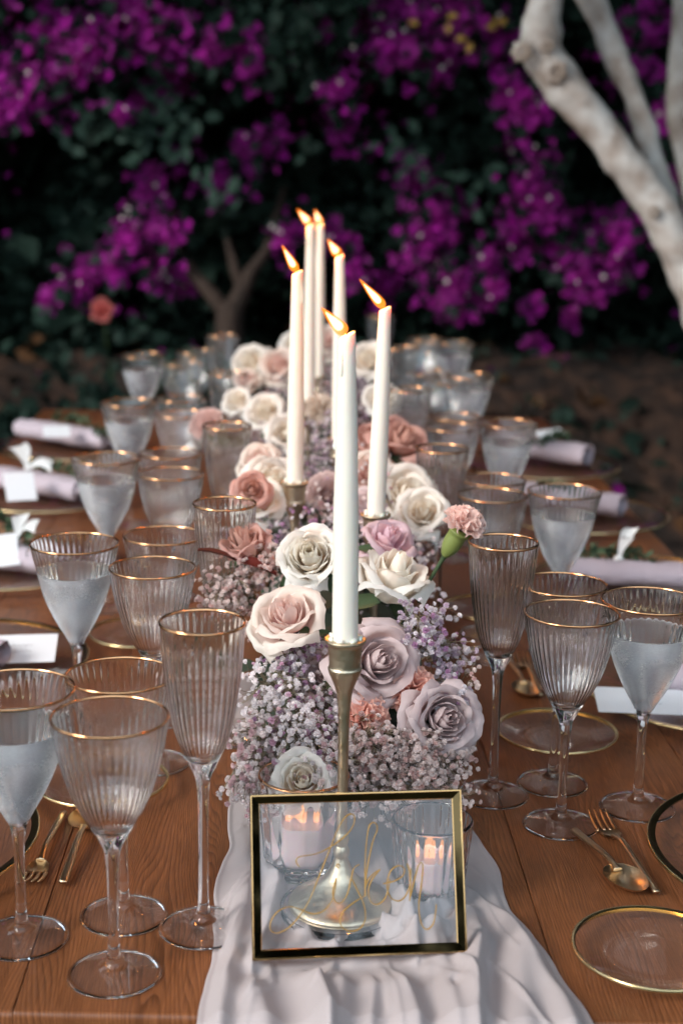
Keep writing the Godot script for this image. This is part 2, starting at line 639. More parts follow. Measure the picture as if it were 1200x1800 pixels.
	# a few long leaves, coloured lighter as if they caught the light
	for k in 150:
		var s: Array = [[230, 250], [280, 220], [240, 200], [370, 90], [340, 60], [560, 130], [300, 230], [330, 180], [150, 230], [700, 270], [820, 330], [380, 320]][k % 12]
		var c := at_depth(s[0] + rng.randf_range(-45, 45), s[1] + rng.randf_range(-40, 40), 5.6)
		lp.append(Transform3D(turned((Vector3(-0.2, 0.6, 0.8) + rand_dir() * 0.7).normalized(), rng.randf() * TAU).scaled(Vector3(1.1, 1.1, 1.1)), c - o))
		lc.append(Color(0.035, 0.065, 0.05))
	for k in 1500:
		var c := at_depth(rng.randf_range(560, 1220) if k % 3 else rng.randf_range(0, 560), rng.randf_range(0, 560), rng.randf_range(5.8, 6.6))
		if lumps.get_noise_3d(c.x * 2.0, c.y * 2.0, 5.0) < 0.1: continue
		var sc := rng.randf_range(0.015, 0.027)
		bp.append(Transform3D(turned((Vector3(0, 0.4, 1) + rand_dir()).normalized(), rng.randf() * TAU).scaled(Vector3(sc, sc, sc)), c - o))
		bc.append(Color(0.5, 0.02, 0.40) * rng.randf_range(0.6, 1.2))
	scatter(bush, "foliage", leaf, M.leaf, lp, lc)
	scatter(bush, "bracts", bract_mesh(), M.petal, bp, bc)
	var dot := SphereMesh.new()
	dot.radius = 1.0
	dot.height = 2.0
	dot.radial_segments = 6
	dot.rings = 4
	scatter(bush, "blossom", dot, mat(0.85, 0.72, 0.70, 0.6), fp, [])
	var golden := []
	for s in [[820, 68], [828, 75], [735, 45], [788, 40], [805, 28], [860, 42], [870, 52], [880, 46]]:
		golden.append(Transform3D(turned(Vector3(0, 0.5, 1), rng.randf() * TAU).scaled(Vector3(0.7, 0.7, 0.7)), at_depth(s[0], s[1], 5.5) - o))
	scatter(bush, "golden_leaves", leaf, mat(0.55, 0.30, 0.07, 0.6), golden, [])
	# trunk that forks above the bank
	var d0 := 5.9
	var t0 := [at_depth(402, 700, d0) - o, at_depth(402, 610, d0) - o, at_depth(404, 560, d0) - o, at_depth(410, 535, d0) - o]
	part(bush, "trunk", commit([tube(t0, [0.07, 0.058, 0.054, 0.05], 12)]), M.old_bark)
	part(bush, "branch", commit([tube([t0[2], at_depth(375, 520, d0) - o, at_depth(340, 480, d0) - o, at_depth(310, 430, d0 + 0.1) - o, at_depth(300, 330, d0 + 0.2) - o], [0.036, 0.030, 0.024, 0.018, 0.012], 10)]), M.old_bark)
	part(bush, "branch", commit([tube([t0[2], at_depth(425, 515, d0) - o, at_depth(440, 480, d0) - o, at_depth(470, 440, d0) - o, at_depth(500, 330, d0 + 0.2) - o], [0.046, 0.036, 0.028, 0.02, 0.012], 10)]), M.old_bark)
	part(bush, "branch", commit([tube([at_depth(428, 510, d0) - o, at_depth(412, 470, d0) - o, at_depth(400, 420, d0) - o], [0.03, 0.022, 0.012], 8)]), M.old_bark)
	# low plants on the bank
	for s in [[30, 765, 70, "grassy tuft of dark leaves on the bank behind the stacked napkins", "leafy_plant"], [340, 690, 110, "dark leafy plant on the bank behind the tallest far flutes", "leafy_plant"], [200, 735, 70, "feathery green plant behind the far rolled napkin", "leafy_plant"]]:
		var d := 5.05
		var c := at_depth(s[0], s[1], d)
		var r: float = s[2] / FOCAL * d
		var pl := thing(s[4], s[3], "plant", c)
		var lp2 := []
		var lc2 := []
		for k in 420:
			var q := rand_dir() * r * pow(rng.randf(), 0.4)
			q.y *= 0.7
			var sc := rng.randf_range(0.5, 1.1)
			lp2.append(Transform3D(turned(rand_dir() + Vector3(0, 0.5, 0.3), rng.randf() * TAU).scaled(Vector3(sc, sc, sc)), q))
			lc2.append(leaf_colour())
		scatter(pl, "foliage", leaf, M.leaf, lp2, lc2)
		var st := []
		for k in 7: st.append(tube([Vector3(rng.randf_range(-0.03, 0.03), -r * 1.1, 0), rand_dir() * r * 0.5, rand_dir() * r * 0.9], [0.006, 0.004, 0.002], 5, 1.0, Color(0.04, 0.045, 0.02)))
		part(pl, "stem", commit(st), M.twig).set_meta("kind", "stuff")
	# weeds, dead leaves and fallen bracts on the bank
	var wp := []
	var wc := []
	for k in 2600:
		var t := rng.randf()
		var c := Vector3(rng.randf_range(-3.5, 3.5), 0.60 * smoothstep(0.0, 0.75, t) - 0.02 + 0.05 * rng.randf(), -4.45 - 2.1 * t)
		if lumps.get_noise_3d(c.x * 1.3, 0.0, c.z * 1.3) < 0.02 and k % 6: continue
		var sc := rng.randf_range(0.6, 1.7)
		wp.append(Transform3D(turned(rand_dir() + Vector3(0, 0.8, 0), rng.randf() * TAU).scaled(Vector3(sc, sc, sc)), c))
		wc.append(leaf_colour() if k % 9 else (Color(0.16, 0.01, 0.13) if k % 2 else Color(0.12, 0.06, 0.03)))
	tag(scatter(self, "undergrowth", leaf, M.leaf, wp, wc), "low weeds and fallen magenta bracts on the earth bank", "undergrowth")
	# grass beside the table
	var blade := commit([grid(PackedVector3Array([Vector3(-0.003, 0, 0), Vector3(0.003, 0, 0), Vector3(-0.0025, 0.05, 0.006), Vector3(0.0025, 0.05, 0.006), Vector3(-0.0002, 0.09, 0.025), Vector3(0.0002, 0.09, 0.025)]), 2, 3)])
	var gp := []
	var gc := []
	for k in 14000:
		var x := rng.randf_range(-2.2, 2.4)
		var z := rng.randf_range(-4.6, -2.2)
		var sc := rng.randf_range(0.6, 1.5)
		gp.append(Transform3D(Basis(Vector3.UP, rng.randf() * TAU).scaled(Vector3(sc, sc, sc)), Vector3(x, 0.0, z)))
		gc.append(Color(0.02, 0.035, 0.012) * rng.randf_range(0.6, 1.6))
	var gr := scatter(self, "grass", blade, M.leaf, gp, gc)
	tag(gr, "short dark grass growing on the ground around the table", "grass")

func leaf_colour() -> Color:
	var v := rng.randf_range(0.5, 1.3)
	return Color(0.022 * v, 0.042 * v, 0.032 * v)

func make_trees():
	var d := 3.45
	var tree := thing("pale_tree", "pale grey tree trunk leaning over the table with a knobbly elbow", "tree", Vector3(at_depth(1290, 900, d).x, 0, at_depth(1290, 900, d).z))
	var o := tree.position
	var path := [Vector3(0.05, -0.05, -0.02)]
	var rad := [0.10]
	for s in [[1300, 720, 112], [1252, 590, 100], [1218, 500, 96], [1180, 415, 96], [1130, 330, 88], [1075, 255, 80], [1022, 190, 84], [975, 132, 102], [950, 92, 96], [953, 45, 86], [963, -20, 80], [975, -120, 78], [960, -300, 66]]:
		path.append(at_depth(s[0], s[1], d) - o)
		rad.append(s[2] * 0.37 / FOCAL * d)
	var fine := spline(path, 6)
	var rr := []
	for i in fine.size():
		var f := i / 6.0
		var k := mini(int(f), rad.size() - 2)
		rr.append(lerpf(rad[k], rad[k + 1], f - k))
	var bumps := noise(41, 9.0, 3)
	var trunk := tube(fine, rr, 28)
	for i in trunk.p.size():
		var q: Vector3 = trunk.p[i]
		trunk.p[i] = q + trunk.n[i] * (0.010 * bumps.get_noise_3d(q.x * 0.6, q.y, q.z * 0.6) + 0.006 * pow(maxf(0.0, sin(q.y * 38.0 + 3.0 * bumps.get_noise_3d(q.x * 0.3, 0, q.z * 0.3))), 6.0))
	part(tree, "trunk", commit([grid(trunk.p, 28, trunk.p.size() / 28, true, true)]), M.bark)
	for s in [[917, 90, 19], [961, 80, 13], [975, 125, 22], [1148, 372, 11]]:
		var c := at_depth(s[0], s[1], d - 0.055) - o
		var r: float = s[2] / FOCAL * d
		part(tree, "knot", ring(r * 0.62, 0.0, r * 0.38, r * 0.16, 24, 0.4), M.bark).transform = Transform3D(turned(Vector3(-0.35, 0.1, 1), 0.4), c)
	var limb := []
	var lr := []
	for s in [[1235, 560, 46], [1190, 400, 50], [1155, 300, 54], [1118, 190, 58], [1082, 100, 62], [1048, 20, 64], [1005, -80, 58], [970, -260, 50]]:
		limb.append(at_depth(s[0], s[1], d + 0.14) - o)
		lr.append(s[2] * 0.36 / FOCAL * d)
	var lim := tube(spline(limb, 5), _spread(lr, 5), 22)
	for i in lim.p.size():
		var q: Vector3 = lim.p[i]
		lim.p[i] = q + lim.n[i] * 0.014 * bumps.get_noise_3d(q.x, q.y, q.z)
	part(tree, "limb", commit([grid(lim.p, 22, lim.p.size() / 22, true, true)]), M.bark)
	# unseen crown, added over the table to shut out part of the sky
	var lp0 := []
	var lc0 := []
	var gaps := noise(47, 0.55, 3)
	var n := 0
	while n < 42000:
		var v := rand_dir() * pow(rng.randf(), 0.33)
		var c := Vector3(1.2 + v.x * 5.8, 4.6 + v.y * 1.2, -3.3 + v.z * 4.6)
		n += 1
		if gaps.get_noise_3d(c.x, c.y, c.z) < -0.24: continue
		lp0.append(Transform3D(turned(rand_dir(), rng.randf() * TAU), c - o))
		lc0.append(Color(0.035, 0.055, 0.03) * rng.randf_range(0.7, 1.4))
	scatter(tree, "added_shade_crown", leaf_mesh(0.07, 0.20), M.leaf, lp0, lc0)
	var d2 := 3.9
	var t2 := thing("pale_tree", "second pale trunk behind the leaning tree, cut at the picture edge", "tree", Vector3(at_depth(1330, 900, d2).x, 0, at_depth(1330, 900, d2).z))
	t2.set_meta("label", "slender peach-grey trunk standing behind the leaning pale tree")
	o = t2.position
	var a := [Vector3(0, -0.05, 0)]
	for s in [[1300, 700], [1245, 450], [1205, 260], [1198, 200], [1205, 100], [1212, 0], [1200, -200]]: a.append(at_depth(s[0], s[1], d2) - o)
	part(t2, "trunk", commit([tube(spline(a, 4), _spread([0.06, 0.05, 0.035, 0.032, 0.042, 0.045, 0.045, 0.04], 4), 14)]), M.bark)
	var rose_at := at_depth(183, 551, 5.2)
	var shrub := thing("rose_bush", "dark rose bush with one salmon pink bloom by the hedge", "rose bush", Vector3(rose_at.x, 0.3, rose_at.z))
	part(shrub, "stem", commit([tube([Vector3(0.05, 0, 0), Vector3(0.03, (rose_at.y - 0.3) * 0.5, 0.0), rose_at - shrub.position - Vector3(0, 0.03, 0)], [0.006, 0.005, 0.004], 6, 1.0, Color(0.03, 0.05, 0.02))]), M.twig)
	var bl := []
	for k in 12:
		var t := k / 11.0
		bl.append(petal(0.008 + 0.01 * t, 0.008 + 0.03 * t, 0.05, lerpf(2.0, 1.1, t), 1.6 * t, k, [Color(0.75, 0.18, 0.16), Color(0.80, 0.25, 0.23)], k * 2.4))
	var bloom := part(shrub, "bloom", commit(bl), M.petal)
	bloom.transform = Transform3D(turned(Vector3(0, 0.5, 1), 0), rose_at - shrub.position)
	bloom.set_meta("kind", "stuff")
	var lp := []
	var lc := []
	for k in 90:
		lp.append(Transform3D(turned(rand_dir(), rng.randf() * TAU), Vector3(rng.randf_range(-0.25, 0.25), rng.randf_range(-0.1, 0.28) , rng.randf_range(-0.2, 0.05)) + Vector3(0, 0.3, 0)))
		lc.append(leaf_colour())
	scatter(shrub, "foliage", leaf_mesh(0.02, 0.06), M.leaf, lp, lc)

func make_surroundings():
	# added unseen: wall behind the bougainvillea and hedges around, to block low sky light
	var wall := part(self, "added_backing_wall", commit([box_dict(Vector3(-9, 0, -8.6), Vector3(9, 6.6, -8.2), 0.02)]), M.old_bark)
	wall.set_meta("kind", "structure")
	var leaf := leaf_mesh(0.06, 0.17)
	for h in [[4.3, -6.0, 4.3, 5.0, 3.4, "unseen tall hedge added beyond the pale trees to darken low sky"], [-5.2, -6.5, -5.2, -1.5, 2.8, "unseen low hedge added across from the trees to darken low sky"], [-5.5, 7.0, 5.0, 7.0, 3.3, "unseen tall hedge added behind the viewer to darken reflections"]]:
		var a := Vector3(h[0], 0, h[1])
		var e := Vector3(h[2], 0, h[3])
		var hg := thing("added_shade_hedge", h[5], "hedge", a)
		var lp := []
		var lc := []
		var across := (e - a).normalized().cross(Vector3.UP)
		for k in 11000:
			var c: Vector3 = (e - a) * rng.randf() + across * rng.randf_range(-0.4, 0.4) + Vector3(0, h[4] * rng.randf(), 0)
			lp.append(Transform3D(turned(rand_dir(), rng.randf() * TAU), c))
			lc.append(leaf_colour())
		scatter(hg, "foliage", leaf, M.leaf, lp, lc)
		part(hg, "stem", commit([tube([Vector3(0, 0, 0), Vector3(0, h[4] * 0.8, 0)], [0.05, 0.02], 8)]), M.old_bark)

func _spread(r: Array, sub: int) -> Array:
	var out := []
	for i in r.size() - 1:
		for s in sub: out.append(lerpf(r[i], r[i + 1], float(s) / sub))
	out.append(r[r.size() - 1])
	return out

# ------------------------------------------------------------------ table
func skew(z: float) -> float:
	return -0.03 + 0.035 * (z + 1.005)

func make_table():
	var t := thing("dining_table", "long brown wooden plank table laid for dinner", "table", Vector3(0, 0, -2.36))
	var o := t.position
	var n := 6
	var w := 1.245 / n
	for k in n:
		var x0 := -0.6225 + k * w + 0.0003
		var x1 := x0 + w - 0.0006
		var p := PackedVector3Array()
		var uv := PackedVector2Array()
		var b := 0.0009
		# a rounded slab profile along x, swept from front to back with a rounded front end
		var prof := [Vector2(x0, -0.04), Vector2(x0, -b), Vector2(x0 + b * 0.3, -b * 0.3), Vector2(x0 + b, 0)]
		for q in 6: prof.append(Vector2(lerpf(x0 + b, x1 - b, (q + 1) / 7.0), 0))
		prof += [Vector2(x1 - b, 0), Vector2(x1 - b * 0.3, -b * 0.3), Vector2(x1, -b), Vector2(x1, -0.04)]
		var u0 := 0.5 * (k % 2) + 0.013 * k
		var v0 := 0.37 * k
		var rows := [[-1.005, -0.04, 0.0], [-1.005, -0.006, 0.0], [-1.0062, -0.0022, 0.0], [-1.009, 0.0, 0.0]]
		for q in 14: rows.append([lerpf(-1.009, -3.715, (q + 1) / 14.0), 0.0, 0.0])
		rows.append([-3.72, -0.006, 0.0])
		rows.append([-3.72, -0.04, 0.0])
		for r in rows:
			for q in prof:
				var y: float = minf(q.y, r[1])
				p.append(Vector3(q.x + skew(r[0]), TABLE + y, r[0]) - o)
				uv.append(Vector2(u0 + (q.x - x0 + (q.y if q.x > x0 + 0.1 else -q.y)) / 0.4, v0 + (r[0] - r[1]) / 1.1))
		part(t, "plank", commit([grid(p, prof.size(), rows.size(), false, false, uv)]), M.wood)
	for s in [[-0.50, -1.06, 0.50, -1.04], [-0.50, -3.66, 0.50, -3.64], [-0.56, -3.60, -0.54, -1.10], [0.54, -3.60, 0.56, -1.10]]:
		var a := Vector3(s[0] + skew(s[1]), 0.60, s[1]) - o
		var c := Vector3(s[2] + skew(s[3]), TABLE - 0.042, s[3]) - o
		part(t, "apron", commit([box_dict(Vector3(minf(a.x, c.x), a.y, a.z), Vector3(maxf(a.x, c.x), c.y, c.z), 0.003)]), tri(M.old_bark.duplicate(), 2.0))
	for s in [[-0.55, -1.06], [0.55, -1.06], [-0.55, -3.65], [0.55, -3.65]]:
		var c := Vector3(s[0] + skew(s[1]), 0, s[1]) - o
		part(t, "leg", commit([box_dict(c - Vector3(0.04, 0.02, 0.04), c + Vector3(0.04, TABLE - 0.042, 0.04), 0.004)]), M.old_bark)

func cloth_edge(z: float, table: Array) -> float:
	for i in table.size() - 1:
		if z <= table[i][0] and z >= table[i + 1][0]:
			var t: float = (table[i][0] - z) / (table[i][0] - table[i + 1][0])
			t = t * t * (3.0 - 2.0 * t) * 0.4 + t * 0.6
			return lerpf(table[i][1], table[i + 1][1], t)
	return table[0][1] if z > table[0][0] else table[table.size() - 1][1]

var folds := []   # [list of points in x, z], width, height, lean

func cloth_height(x: float, z: float, wav: FastNoiseLite) -> float:
	var h := 0.0025
	for f in folds:
		var best := 1e9
		var side := 0.0
		var along := 0.0
		var pts: Array = f[0]
		for i in pts.size() - 1:
			var a: Vector2 = pts[i]
			var b: Vector2 = pts[i + 1]
			var ab := b - a
			var q := Vector2(x, z)
			var t := clampf((q - a).dot(ab) / ab.length_squared(), 0.0, 1.0)
			var e := q - (a + ab * t)
			if e.length() < best:
				best = e.length()
				side = signf(ab.cross(e))
				along = (i + t) / (pts.size() - 1)
		var w: float = f[1] * (1.0 if side > 0.0 else f[3])
		h += 1.35 * f[2] * exp(-pow(best / w, 2.0)) * (0.35 + 0.65 * sin(PI * clampf(along, 0.06, 0.94)) if f[4] else smoothstep(0.0, 0.35, along))
	h += 0.0016 * wav.get_noise_2d(x * 100.0, z * 60.0) + 0.0006 * wav.get_noise_2d(x * 400.0, z * 150.0)
	return maxf(h, 0.0012)

func make_runner():
	var L := [[-0.994, -0.098], [-1.08, -0.099], [-1.2, -0.101], [-1.293, -0.101], [-1.395, -0.105], [-1.8, -0.13], [-3.5, -0.19]]
	var R := [[-1.0, 0.190], [-1.08, 0.180], [-1.13, 0.166], [-1.172, 0.151], [-1.245, 0.144], [-1.30, 0.134], [-1.378, 0.120], [-1.8, 0.10], [-3.5, 0.05]]
	# px points of the fold lines that show, laid on the table
	var lines := [
		[[[520, 1690], [560, 1730], [580, 1800]], 0.013, 0.010, 0.35, false], [[[585, 1690], [600, 1740], [596, 1800]], 0.016, 0.011, 0.6, false],
		[[[690, 1690], [712, 1740], [730, 1800]], 0.018, 0.010, 0.5, false], [[[820, 1560], [845, 1650], [838, 1720], [840, 1800]], 0.016, 0.014, 0.35, false],
		[[[845, 1490], [890, 1570], [930, 1650], [985, 1740], [1010, 1800]], 0.016, 0.008, 0.8, false], [[[640, 1590], [700, 1640], [770, 1600], [800, 1560]], 0.010, 0.012, 0.6, true],
		[[[660, 1660], [720, 1660], [780, 1640], [815, 1600]], 0.009, 0.011, 0.6, true], [[[690, 1600], [725, 1640], [735, 1680]], 0.007, 0.012, 0.5, true],
		[[[420, 1440], [440, 1520], [430, 1600], [400, 1700], [385, 1800]], 0.014, 0.008, 0.6, false], [[[465, 1440], [490, 1560], [470, 1640], [450, 1690]], 0.010, 0.009, 0.45, false],
		[[[640, 1420], [665, 1500], [690, 1560], [720, 1600]], 0.010, 0.010, 0.5, false], [[[700, 1590], [760, 1650], [790, 1720]], 0.012, 0.008, 0.6, true],
		[[[440, 1700], [452, 1750], [470, 1800]], 0.016, 0.008, 0.6, false], [[[760, 1700], [790, 1750], [800, 1800]], 0.014, 0.007, 0.5, false], [[[905, 1620], [910, 1700], [925, 1800]], 0.018, 0.007, 0.7, false],
		[[[530, 1600], [550, 1660], [620, 1680], [680, 1670]], 0.008, 0.008, 0.6, true], [[[640, 1690], [655, 1740], [650, 1800]], 0.012, 0.007, 0.5, false]]
	for l in lines:
		var pts := []
		for q in l[0]:
			var c := at_height(q[0], q[1], TABLE + 0.008)
			pts.append(Vector2(c.x, c.z))
		if l[0][l[0].size() - 1][1] >= 1800: pts.append(pts[pts.size() - 1] + Vector2(0.0, 0.35))
		folds.append([pts, l[1], l[2], l[3], l[4]])
	var fr := RandomNumberGenerator.new()
	fr.seed = 5
	for k in 34:
		var x0 := fr.randf_range(-0.09, 0.13)
		var z0 := fr.randf_range(-1.36, -1.06)
		var fan := (x0 - 0.01) * 0.45 + fr.randf_range(-0.03, 0.03)
		var l := fr.randf_range(0.06, 0.20)
		folds.append([[Vector2(x0, z0), Vector2(x0 + fan * 0.4 + fr.randf_range(-0.006, 0.006), z0 + l * 0.35), Vector2(x0 + fan * 0.7 + fr.randf_range(-0.006, 0.006), z0 + l * 0.7), Vector2(x0 + fan, z0 + l)], fr.randf_range(0.003, 0.007), fr.randf_range(0.0010, 0.0028), fr.randf_range(0.3, 0.7), true])
	var wav := noise(77, 0.02, 3)
	var nu := 150
	var p := PackedVector3Array()
	var uv := PackedVector2Array()
	var rows := []
	for i in 60: rows.append(-1.75 + 0.25 * i / 60.0)
	for i in 190: rows.append(-1.5 + 0.51 * i / 189.0)
	var hang := 40
	var r0 := 0.016
	for i in rows.size() + hang:
		var over := maxi(0, i - rows.size() + 1) * 0.009
		var z: float = rows[mini(i, rows.size() - 1)]
		for j in nu:
			var s := float(j) / (nu - 1)
			var zz := z + over
			var xl := cloth_edge(minf(zz, -0.994), L) + 0.010 * wav.get_noise_2d(zz * 220.0, 3.0)
			var xr := cloth_edge(minf(zz, -1.0), R) + 0.010 * wav.get_noise_2d(zz * 200.0, 90.0)
			if over > 0.0:
				xl -= over * 0.02
				xr += over * 0.1
			var x := lerpf(xl, xr, s)
			var h := cloth_height(x, zz, wav)
			var hem := minf(s, 1.0 - s) * (xr - xl)
			h = lerpf(0.0018 + 0.0012 * exp(-pow((hem - 0.002) / 0.0015, 2.0)), h, smoothstep(0.0, 0.018, hem))
			if over == 0.0:
				p.append(Vector3(x, TABLE + h, z))
			else:
				# over the rounded table edge, then straight down
				var a := minf(over / r0, PI / 2.0)
				var down := maxf(0.0, over - r0 * PI / 2.0)
				var rr := r0 + h
				p.append(Vector3(x, TABLE - r0 + rr * cos(a) - down, z - 0.002 + rr * sin(a)))
			uv.append(Vector2(s, zz))
	var o := part(self, "table_runner", commit([grid(p, nu, rows.size() + hang, false, true, uv)]), M.cloth)
	tag(o, "crumpled lilac grey cloth runner spread under the candles and hanging over table front", "table runner")

# ------------------------------------------------------------------ glasses and place settings
var wine_meshes := []
var flute_meshes := []
var water_meshes := []

func stem_profile(top: float, foot: float) -> Array:
	return [Vector3(0, 0.0004, 0), Vector3(foot * 0.92, 0.0003, 0), Vector3(foot - 0.001, 0, 0), Vector3(foot, 0.0009, 0), Vector3(foot - 0.001, 0.0019, 0), Vector3(foot * 0.92, 0.0023, 0), Vector3(foot * 0.70, 0.0033, 0), Vector3(foot * 0.42, 0.0052, 0), Vector3(0.0105, 0.0078, 0), Vector3(0.0070, 0.0115, 0), Vector3(0.0052, 0.018, 0), Vector3(0.0042, 0.035, 0), Vector3(0.0040, top * 0.6, 0)]

func build_glass_meshes():
	var rw := 0.00021
	# wine
	var k := stem_profile(0.1, 0.0365) + [Vector3(0.0046, 0.085, 0), Vector3(0.0056, 0.098, 0), Vector3(0.0072, 0.107, 0), Vector3(0.0115, 0.1165, 0), Vector3(0.0185, 0.1285, 0.0), Vector3(0.0252, 0.1405, rw * 0.3), Vector3(0.0308, 0.153, rw * 0.5), Vector3(0.0362, 0.171, rw * 0.5), Vector3(0.0407, 0.190, rw * 0.5), Vector3(0.0440, 0.2105, rw * 0.2), Vector3(0.0442, 0.2125, 0), Vector3(0.0436, 0.2133, 0), Vector3(0.0430, 0.2120, 0), Vector3(0.0393, 0.190, -rw), Vector3(0.0347, 0.171, -rw), Vector3(0.0291, 0.153, -rw), Vector3(0.0232, 0.1405, -rw * 0.9), Vector3(0.0160, 0.1292, -rw * 0.5), Vector3(0.0085, 0.1225, 0), Vector3(0, 0.1205, 0)]
	wine_meshes = lathe_parts(spline(k, 3), 352, [3, 15, 24, 45], 44)
	wine_meshes.append(ring(0.0436, 0.2128, 0.0009, 0.0012))
	# flute
	k = stem_profile(0.12, 0.0365) + [Vector3(0.0043, 0.105, 0), Vector3(0.0050, 0.122, 0), Vector3(0.0068, 0.134, 0), Vector3(0.0118, 0.1455, 0), Vector3(0.0180, 0.159, 0), Vector3(0.0237, 0.177, rw * 0.4), Vector3(0.0284, 0.203, rw * 0.5), Vector3(0.0315, 0.230, rw * 0.5), Vector3(0.0338, 0.2600, rw * 0.2), Vector3(0.0340, 0.2622, 0), Vector3(0.0335, 0.2630, 0), Vector3(0.0329, 0.2615, 0), Vector3(0.0301, 0.230, -rw), Vector3(0.0268, 0.203, -rw), Vector3(0.0218, 0.177, -rw), Vector3(0.0158, 0.1595, -rw * 0.6), Vector3(0.0085, 0.1495, 0), Vector3(0, 0.1470, 0)]
	flute_meshes = lathe_parts(spline(k, 3), 288, [3, 15, 24, 45], 36)
	flute_meshes.append(ring(0.0335, 0.2625, 0.0008, 0.0012))
	# water goblet: solid below the water line, since glass and water are one clear body
	k = stem_profile(0.095, 0.0375) + [Vector3(0.0046, 0.082, 0), Vector3(0.0056, 0.093, 0), Vector3(0.0076, 0.101, 0), Vector3(0.0124, 0.111, 0), Vector3(0.0188, 0.122, 0), Vector3(0.0254, 0.135, 0), Vector3(0.0313, 0.149, 0), Vector3(0.0362, 0.1640, rw * 0.3), Vector3(0.0405, 0.1830, rw * 0.4)]
	var wall := [Vector3(0.0405, 0.1830, rw * 0.4), Vector3(0.0440, 0.197, rw * 0.5), Vector3(0.0474, 0.2115, rw * 0.2), Vector3(0.0476, 0.2132, 0), Vector3(0.0470, 0.2140, 0), Vector3(0.0464, 0.2125, 0), Vector3(0.0427, 0.197, -rw), Vector3(0.0392, 0.1835, -rw)]
	var water := [Vector3(0.0392, 0.1835, -rw), Vector3(0.0384, 0.1828, -rw), Vector3(0.036, 0.1826, 0), Vector3(0.018, 0.1826, 0), Vector3(0, 0.1826, 0)]
	var lower := spline(k, 3)
	var prof := lower + spline(wall, 3).slice(1)
	var w2 := prof + spline(water, 2).slice(1)
	water_meshes = lathe_parts(w2, 352, [3, 15, 24, 45, lower.size() - 1, prof.size() - 1], 44)
	water_meshes.append(ring(0.0470, 0.2136, 0.0009, 0.0012))
	var film := []
	for q in lower.slice(15 * 3 + 1): film.append(Vector3(q.x + 0.0004, q.y, 0))
	water_meshes.append(_film(film))

func _film(prof: Array) -> ArrayMesh:
	var p := PackedVector3Array()
	var uv := PackedVector2Array()
	var segs := 96
	for q in prof:
		for j in segs + 1:
			var a := TAU * j / segs
			p.append(Vector3(q.x * cos(a), q.y, q.x * sin(a)))
			uv.append(Vector2(1.0 * j / segs, q.y * 10.0))
	return commit([grid(p, segs + 1, prof.size(), false, false, uv)])

var films := []

func make_glass(kind: String, label: String, at: Vector3, near: bool, group: String, idx: int) -> Node3D:
	var o := thing(kind, label, {"wine_glass": "wine glass", "champagne_flute": "champagne flute", "water_goblet": "water goblet"}[kind], at, group)
	var g: Material = M.glass if near else M.thin
	if kind == "water_goblet":
		make_foot(o, water_meshes, g)
		part(o, "stem", water_meshes[3], g)
		part(o, "misted_bowl", water_meshes[4], M.misted)
		part(o, "bowl", water_meshes[5], M.glass)
		part(o, "water", water_meshes[6], M.glass)
		part(o, "condensation", water_meshes[8], films[idx % films.size()])
		part(o, "gold_rim", water_meshes[7], M.rim)
	else:
		var ms: Array = wine_meshes if kind == "wine_glass" else flute_meshes
		make_foot(o, ms, g)
		part(o, "stem", ms[3], g)
		part(o, "bowl", ms[4], g)
		part(o, "gold_rim", ms[5], M.rim)
	o.rotation.y = rng.randf() * TAU
	return o

func make_foot(o: Node3D, ms: Array, g: Material):
	var f := part(o, "foot", ms[2], M.thin)
	part(f, "underside", ms[0], M.thin)
	part(f, "edge", ms[1], g)

func plate_meshes(r: float, lift: float) -> Array:
	var t := 0.0028
	var k := [Vector3(0, 0.003, 0), Vector3(r * 0.48, 0.003, 0), Vector3(r * 0.55, 0.0012, 0), Vector3(r * 0.60, 0.003, 0), Vector3(r * 0.78, lift * 0.55, 0), Vector3(r * 0.97, lift - 0.001, 0), Vector3(r, lift, 0), Vector3(r - 0.001, lift + t * 0.7, 0), Vector3(r * 0.96, lift + t * 0.6, 0), Vector3(r * 0.78, lift * 0.55 + t, 0), Vector3(r * 0.60, 0.003 + t, 0), Vector3(r * 0.50, 0.0032 + t, 0), Vector3(r * 0.25, 0.003 + t, 0), Vector3(0, 0.003 + t, 0)]
	var band := [Vector3(r * 0.968, lift - 0.0018, 0), Vector3(r + 0.0007, lift - 0.0004, 0), Vector3(r + 0.0008, lift + t * 0.5, 0), Vector3(r + 0.0002, lift + t * 0.9, 0), Vector3(r * 0.975, lift + t * 0.8, 0), Vector3(r * 0.955, lift + t * 0.62, 0)]
	return [lathe(spline(k, 3), 128), lathe(spline(band, 3), 128)]

func make_plate(ms: Array, called: String, label: String, category: String, at: Vector3, group: String):
	var o := thing(called, label, category, at, group)
	part(o, "glass_dish", ms[0], M.dish)
	part(o, "gold_rim", ms[1], M.plate_gold)

